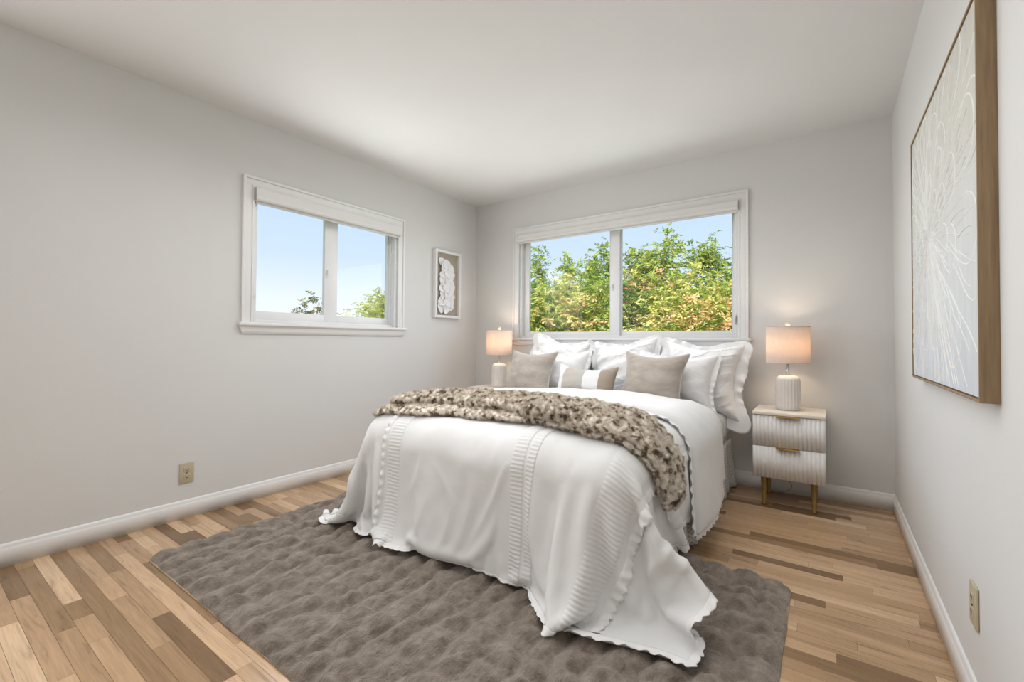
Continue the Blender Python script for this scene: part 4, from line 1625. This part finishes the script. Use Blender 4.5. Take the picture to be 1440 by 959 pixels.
def build_canvas():
    y0, y1, z0, z1, xf = 1.512, 2.560, 0.884, 1.884, 0.291
    loc = np.array([XR, (y0 + y1) / 2, z0])
    root = thing('framed_canvas', 'large oak framed floral canvas on the right wall close to the camera', 'picture', tuple(loc))
    t = 0.007
    L = lambda b: (b[0] - loc[0], b[1] - loc[0], b[2] - loc[1], b[3] - loc[1], b[4] - loc[2], b[5] - loc[2])
    boxes('frame', [L((xf, XR, y0, y0 + t, z0, z1)), L((xf, XR, y1 - t, y1, z0, z1)), L((xf, XR, y0 + t, y1 - t, z0, z0 + t)), L((xf, XR, y0 + t, y1 - t, z1 - t, z1))], M['oak_frame'], root, None, 0.0008)
    g = 0.004
    cx = xf + 0.003
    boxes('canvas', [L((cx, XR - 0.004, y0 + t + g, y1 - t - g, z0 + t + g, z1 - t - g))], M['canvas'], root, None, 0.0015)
    # raised petal outlines of one big flower
    rng = np.random.RandomState(5)
    cy, cz = 2.18, 1.42
    V, F = [], []

    def stroke(pts, w):
        pts = np.array(pts)
        ok = (pts[:, 0] > y0 + 0.015) & (pts[:, 0] < y1 - 0.015) & (pts[:, 1] > z0 + 0.015) & (pts[:, 1] < z1 - 0.015)
        T = np.gradient(pts, axis=0)
        N = np.stack([-T[:, 1], T[:, 0]], -1)
        N /= np.linalg.norm(N, axis=1)[:, None] + 1e-9
        ww = w * (0.35 + 0.65 * np.abs(np.sin(np.linspace(0, math.pi, len(pts)))))
        base = len(V)
        for p, n_, q in zip(pts, N, ww):
            a, b = p - n_ * q, p + n_ * q
            V.append((cx + 0.0002 - loc[0], a[0] - loc[1], a[1] - loc[2]))
            V.append((cx - 0.0016 - loc[0], p[0] - loc[1], p[1] - loc[2]))
            V.append((cx + 0.0002 - loc[0], b[0] - loc[1], b[1] - loc[2]))
        for i in range(len(pts) - 1):
            if ok[i] and ok[i + 1]:
                k = base + 3 * i
                F.append((k, k + 1, k + 4, k + 3))
                F.append((k + 1, k + 2, k + 5, k + 4))
    for ring, (r0, r1, cnt, wd) in enumerate(((0.02, 0.10, 7, 0.042), (0.06, 0.19, 9, 0.06), (0.12, 0.31, 11, 0.085), (0.20, 0.45, 12, 0.115), (0.30, 0.62, 13, 0.15), (0.42, 0.80, 14, 0.19))):
        for i in range(cnt):
            a = (i + 0.5 * (ring % 2) + rng.uniform(-0.15, 0.15)) / cnt * 2 * math.pi
            rr = r1 * rng.uniform(0.88, 1.1)
            s = np.linspace(0, 1, 40)
            along = r0 + (rr - r0) * np.sin(s * math.pi) ** 0.75
            across = wd * np.cos(s * math.pi) * (0.25 + 0.75 * np.sin(s * math.pi)) * 1.1
            ca, sa = math.cos(a), math.sin(a)
            stroke(np.stack([cy + along * ca - across * sa, cz + along * sa + across * ca], -1), 0.0032)
            for q in (-0.35, 0.1, 0.45):
                s2 = np.linspace(0.15, rng.uniform(0.6, 0.85), 18)
                al = r0 + (rr - r0) * s2
                ac = wd * q * np.sin(s2 * math.pi * 0.8)
                stroke(np.stack([cy + al * ca - ac * sa, cz + al * sa + ac * ca], -1), 0.0013)
    mesh_arr('raised_flower_lines', V, F, M['line_paint'], root, None, True)


build_canvas()


def build_shadow_box():
    y0, y1, z0, z1, d = 2.972, 3.322, 1.246, 1.890, 0.040
    loc = np.array([XL, (y0 + y1) / 2, z0])
    root = thing('shadow_box', 'small white shadow box frame of paper flowers on the left wall beside the corner', 'picture', tuple(loc))
    t = 0.024
    L = lambda b: (b[0] - loc[0], b[1] - loc[0], b[2] - loc[1], b[3] - loc[1], b[4] - loc[2], b[5] - loc[2])
    boxes('frame', [L((XL, XL + d, y0, y0 + t, z0, z1)), L((XL, XL + d, y1 - t, y1, z0, z1)), L((XL, XL + d, y0 + t, y1 - t, z0, z0 + t)), L((XL, XL + d, y0 + t, y1 - t, z1 - t, z1))], M['white_frame'], root, None, 0.0015)
    boxes('backing', [L((XL + 0.001, XL + 0.006, y0 + t, y1 - t, z0 + t, z1 - t))], M['taupe_backing'], root)
    rng = np.random.RandomState(9)
    spots = []
    for k, (fy, fz) in enumerate(((0.24, 0.86), (0.46, 0.83), (0.34, 0.77), (0.68, 0.77), (0.30, 0.66), (0.52, 0.67), (0.70, 0.65), (0.28, 0.55), (0.50, 0.56), (0.66, 0.55), (0.26, 0.44), (0.47, 0.45),
                                  (0.69, 0.44), (0.30, 0.33), (0.50, 0.34), (0.68, 0.32), (0.26, 0.23), (0.50, 0.22), (0.68, 0.21), (0.24, 0.12), (0.44, 0.10), (0.62, 0.15))):
        spots.append((fy, fz, 0.046 * rng.uniform(0.85, 1.15)))
    for k, (fy, fz, r) in enumerate(spots):
        # a cupped petal disc with a wavy rim
        n, m = 6, 22
        V = []
        for i in range(n):
            q = i / (n - 1)
            for j in range(m):
                a = j / m * 2 * math.pi
                rr = r * q * (1 + 0.10 * math.sin(a * 3 + k) * q)
                V.append((0.010 + 0.010 * q * q + 0.004 * (k % 3) + 0.003 * math.sin(a * 2 + k) * q, rr * math.cos(a), rr * math.sin(a)))
        yy = y0 + t + fy * (y1 - y0 - 2 * t)
        zz = z0 + t + fz * (z1 - z0 - 2 * t)
        V = np.array(V) + np.array([0, yy - loc[1], zz - loc[2]])
        o = mesh_arr('paper_petal', V, grid_faces(n, m, close_j=True), M['petal'], root)
        s = o.modifiers.new('thickness', 'SOLIDIFY')
        s.thickness = 0.0015


build_shadow_box()

# ------------------------------------------------------------------ outside
GZ = -2.8
gr = boxes('ground', [(-40, 30, YB + 0.5, 60, GZ - 0.2, GZ), (-40, XL - 0.4, -25, YB + 0.5, GZ - 0.2, GZ)], M['grass'])
struct(gr)


def leaf_cloud(sprays, rng, leaflets=13, L=0.056, W=0.0115, hue=None):
    """sprays: (n,3) anchor, (n,3) direction, (n,) size, (n,) hue -> pinnate leaf sprays of folded leaflets"""
    A, D, Sz, Hu = sprays
    n = len(A)
    up = np.array([0, 0, 1.0])
    side = np.cross(D, up + 0.3 * rng.randn(n, 3))
    side /= np.linalg.norm(side, axis=1)[:, None] + 1e-9
    nor = np.cross(side, D)
    Vs, Cs = [], []
    for k in range(leaflets):
        t = (k // 2 + 1) / (leaflets // 2 + 1)
        sgn = 1 if k % 2 else -1
        stem = A + D * (Sz * 0.22 * t)[:, None] - up * (0.13 * Sz * t * t)[:, None]
        dr = D * 0.55 + side * sgn * 0.9 - up * 0.45 + 0.25 * rng.randn(n, 3)
        if k == leaflets - 1:
            dr = D - up * 0.5
        dr /= np.linalg.norm(dr, axis=1)[:, None]
        wv = np.cross(dr, nor + 0.5 * rng.randn(n, 3))
        wv /= np.linalg.norm(wv, axis=1)[:, None] + 1e-9
        l = (L * Sz * rng.uniform(0.8, 1.2, n))[:, None]
        w = (W * Sz)[:, None]
        fold = nor * 0.25 * w
        p0, p2 = stem, stem + dr * l
        p1, p3 = stem + dr * l * 0.4 + wv * w + fold, stem + dr * l * 0.4 - wv * w + fold
        Vs.append(np.stack([p0, p1, p2, p3], 1))
        Cs.append(np.clip(Hu + rng.uniform(-0.07, 0.07, n), 0, 1))
    V = np.concatenate(Vs).reshape(-1, 3)
    C = np.concatenate(Cs)
    F = np.arange(len(V)).reshape(-1, 4)
    return V, F, C


def leaf_obj(name, V, F, C, mat, parent):
    o = mesh_arr(name, V, F, mat, parent, None, False)
    at = o.data.color_attributes.new('leaf', 'FLOAT_COLOR', 'POINT')
    c = np.ones((len(o.data.vertices), 4), np.float32)
    q = np.repeat(C, 4)[:len(c)]
    c[:, 0] = q
    c[:, 1] = q
    c[:, 2] = q
    at.data.foreach_set('color', c.ravel())
    return o


def build_tree(name, label, x, y, top, rad, seed, nspray, mat, hue_mid=0.45, hue_var=0.25, group=None, low=-1.2, size=1.0, ry=None, nb=60, nlead=7, leads=()):
    rng = np.random.RandomState(seed)
    root = thing(name, label, 'tree', (x, y, GZ), 0, group)
    H = top - GZ
    lowl = low - GZ
    # branch tips that carry tufts
    ry = ry or rad
    wide = rad / ry
    tips, hues = [], []
    for k in range(nb):
        th = rng.uniform(0, 2 * math.pi)
        zf = rng.uniform(0, 1)
        env = math.sqrt(max(0.0, 1 - (zf * 0.95) ** 2.4))
        r = rad * env * rng.uniform(0.45, 0.9)
        tips.append((rad * rng.uniform(-0.95, 0.95) if wide > 1.5 else r * math.cos(th), r * math.sin(th) / wide, lowl + (H - lowl) * zf * rng.uniform(0.85, 1.0)))
        hues.append(np.clip(hue_mid + hue_var * rng.randn() - 0.12 * zf, 0.02, 0.98))
    for k in range(nlead):                        # leaders that break the top outline
        th = rng.uniform(0, 2 * math.pi)
        tips.append((rad * 0.9 * rng.uniform(-1, 1), 0.5 * ry * rng.uniform(-1, 1), H + rng.uniform(0.0, 0.26)))
        hues.append(0.32)
    for lx, lz in leads:
        for q in (0.0, 0.5, 1.0):
            tips.append((lx - x, 0.1 * rng.randn(), H + (lz - 0.16 - top) * q))
            hues.append(0.34)
    tips = np.array(tips)
    tr = [(0, 0, 0), (0.05, 0.02, lowl * 0.5), (-0.04, 0.05, lowl), (0.02, 0.0, lowl + (H - lowl) * 0.55)]
    tube('trunk', tr, [0.13, 0.11, 0.09, 0.03], M['bark'], root, seg=10)
    Vb, Fb = [], []
    for k, t in enumerate(tips):
        if k % 4 and k < nb:
            continue
        if k >= nb and (k - nb) % 3 != 2 and len(leads):
            continue
        s = np.array([0.0, 0.02, lowl * 0.8 + rng.rand() * (t[2] - lowl * 0.8) * 0.5])
        mid = (s + t) / 2 + np.array([0, 0, 0.15])
        o_pts = np.array([s, mid, t])
        T = np.array([t - s] * 3)
        U = np.cross(T, [0.3, 0.5, 0.1])
        U /= np.linalg.norm(U, axis=1)[:, None]
        W2 = np.cross(T, U)
        W2 /= np.linalg.norm(W2, axis=1)[:, None]
        base = len(Vb)
        for i in range(3):
            rr = (0.030, 0.014, 0.004)[i]
            for a in range(5):
                q = a / 5 * 2 * math.pi
                Vb.append(o_pts[i] + rr * (math.cos(q) * U[i] + math.sin(q) * W2[i]))
        for i in range(2):
            for a in range(5):
                Fb.append((base + i * 5 + a, base + i * 5 + (a + 1) % 5, base + (i + 1) * 5 + (a + 1) % 5, base + (i + 1) * 5 + a))
    mesh_arr('branches', Vb, Fb, M['bark'], root, None, True)
    pw = np.ones(len(tips))
    pw[nb:] = 0.38
    which = rng.choice(len(tips), nspray, p=pw / pw.sum())
    lead = which >= nb
    sp = np.where(lead, 0.09, 0.26 * max(1.0, ry))
    A = tips[which] + rng.randn(nspray, 3) * sp[:, None] * np.where(lead, 1.6, 0.70)[:, None] ** np.array([0, 0, 1])
    A[:, 0] = np.clip(A[:, 0], -(rad - 0.15), rad - 0.15)
    A[:, 1] = np.clip(A[:, 1], -(ry - 0.15), ry - 0.15)
    ctr = np.array([0, 0, lowl + (H - lowl) * 0.35])
    D = A - ctr
    D /= np.linalg.norm(D, axis=1)[:, None]
    D = D + 0.55 * rng.randn(nspray, 3)
    D /= np.linalg.norm(D, axis=1)[:, None]
    hu = np.array(hues)[which] + rng.uniform(-0.08, 0.08, nspray)
    V, F, C = leaf_cloud((A, D, size * rng.uniform(0.75, 1.25, nspray), hu), rng)
    leaf_obj('foliage', V, F, C, M[mat], root)
    return root


build_tree('autumn_tree', 'broad green tree turning yellow, filling the view beyond the back window', -3.35, 8.4, 2.40, 3.1, 1, 21000, 'autumn_leaf', 0.47, 0.20, None, -0.6, 1.0, 0.95, 190, 0, ((-2.42, 3.0), (-2.75, 2.72), (-3.05, 2.75), (-3.62, 3.0), (-3.95, 2.75), (-4.5, 2.75), (-5.15, 2.95), (-1.72, 2.7), (-1.9, 2.65), (-5.9, 2.7)))
build_tree('autumn_shrub', 'yellow lower shrub in front of the tree, behind the left pane of the back window', -3.55, 6.3, 1.72, 0.95, 5, 5200, 'autumn_leaf', 0.52, 0.20, None, -0.6, 1.0, 0.85, 80, 4)
build_tree('autumn_shrub', 'yellow and orange lower shrub in front, behind the right pane of the back window', -1.26, 6.3, 1.75, 0.95, 6, 5200, 'autumn_leaf', 0.62, 0.20, None, -0.6, 1.0, 0.85, 80, 4)
build_tree('round_tree', 'rounded yellow green treetop in the lower right corner of the left wall window', -10.6, 8.75, 2.12, 1.1, 7, 2400, 'yellow_leaf', 0.55, 0.2, None, 0.4, 1.2)
build_tree('small_tree', 'small olive green treetop low in the left pane of the left wall window', -13.0, 7.72, 2.00, 0.42, 8, 150, 'dry_leaf', 0.5, 0.25, None, 1.5, 1.5, None, 40, 3)
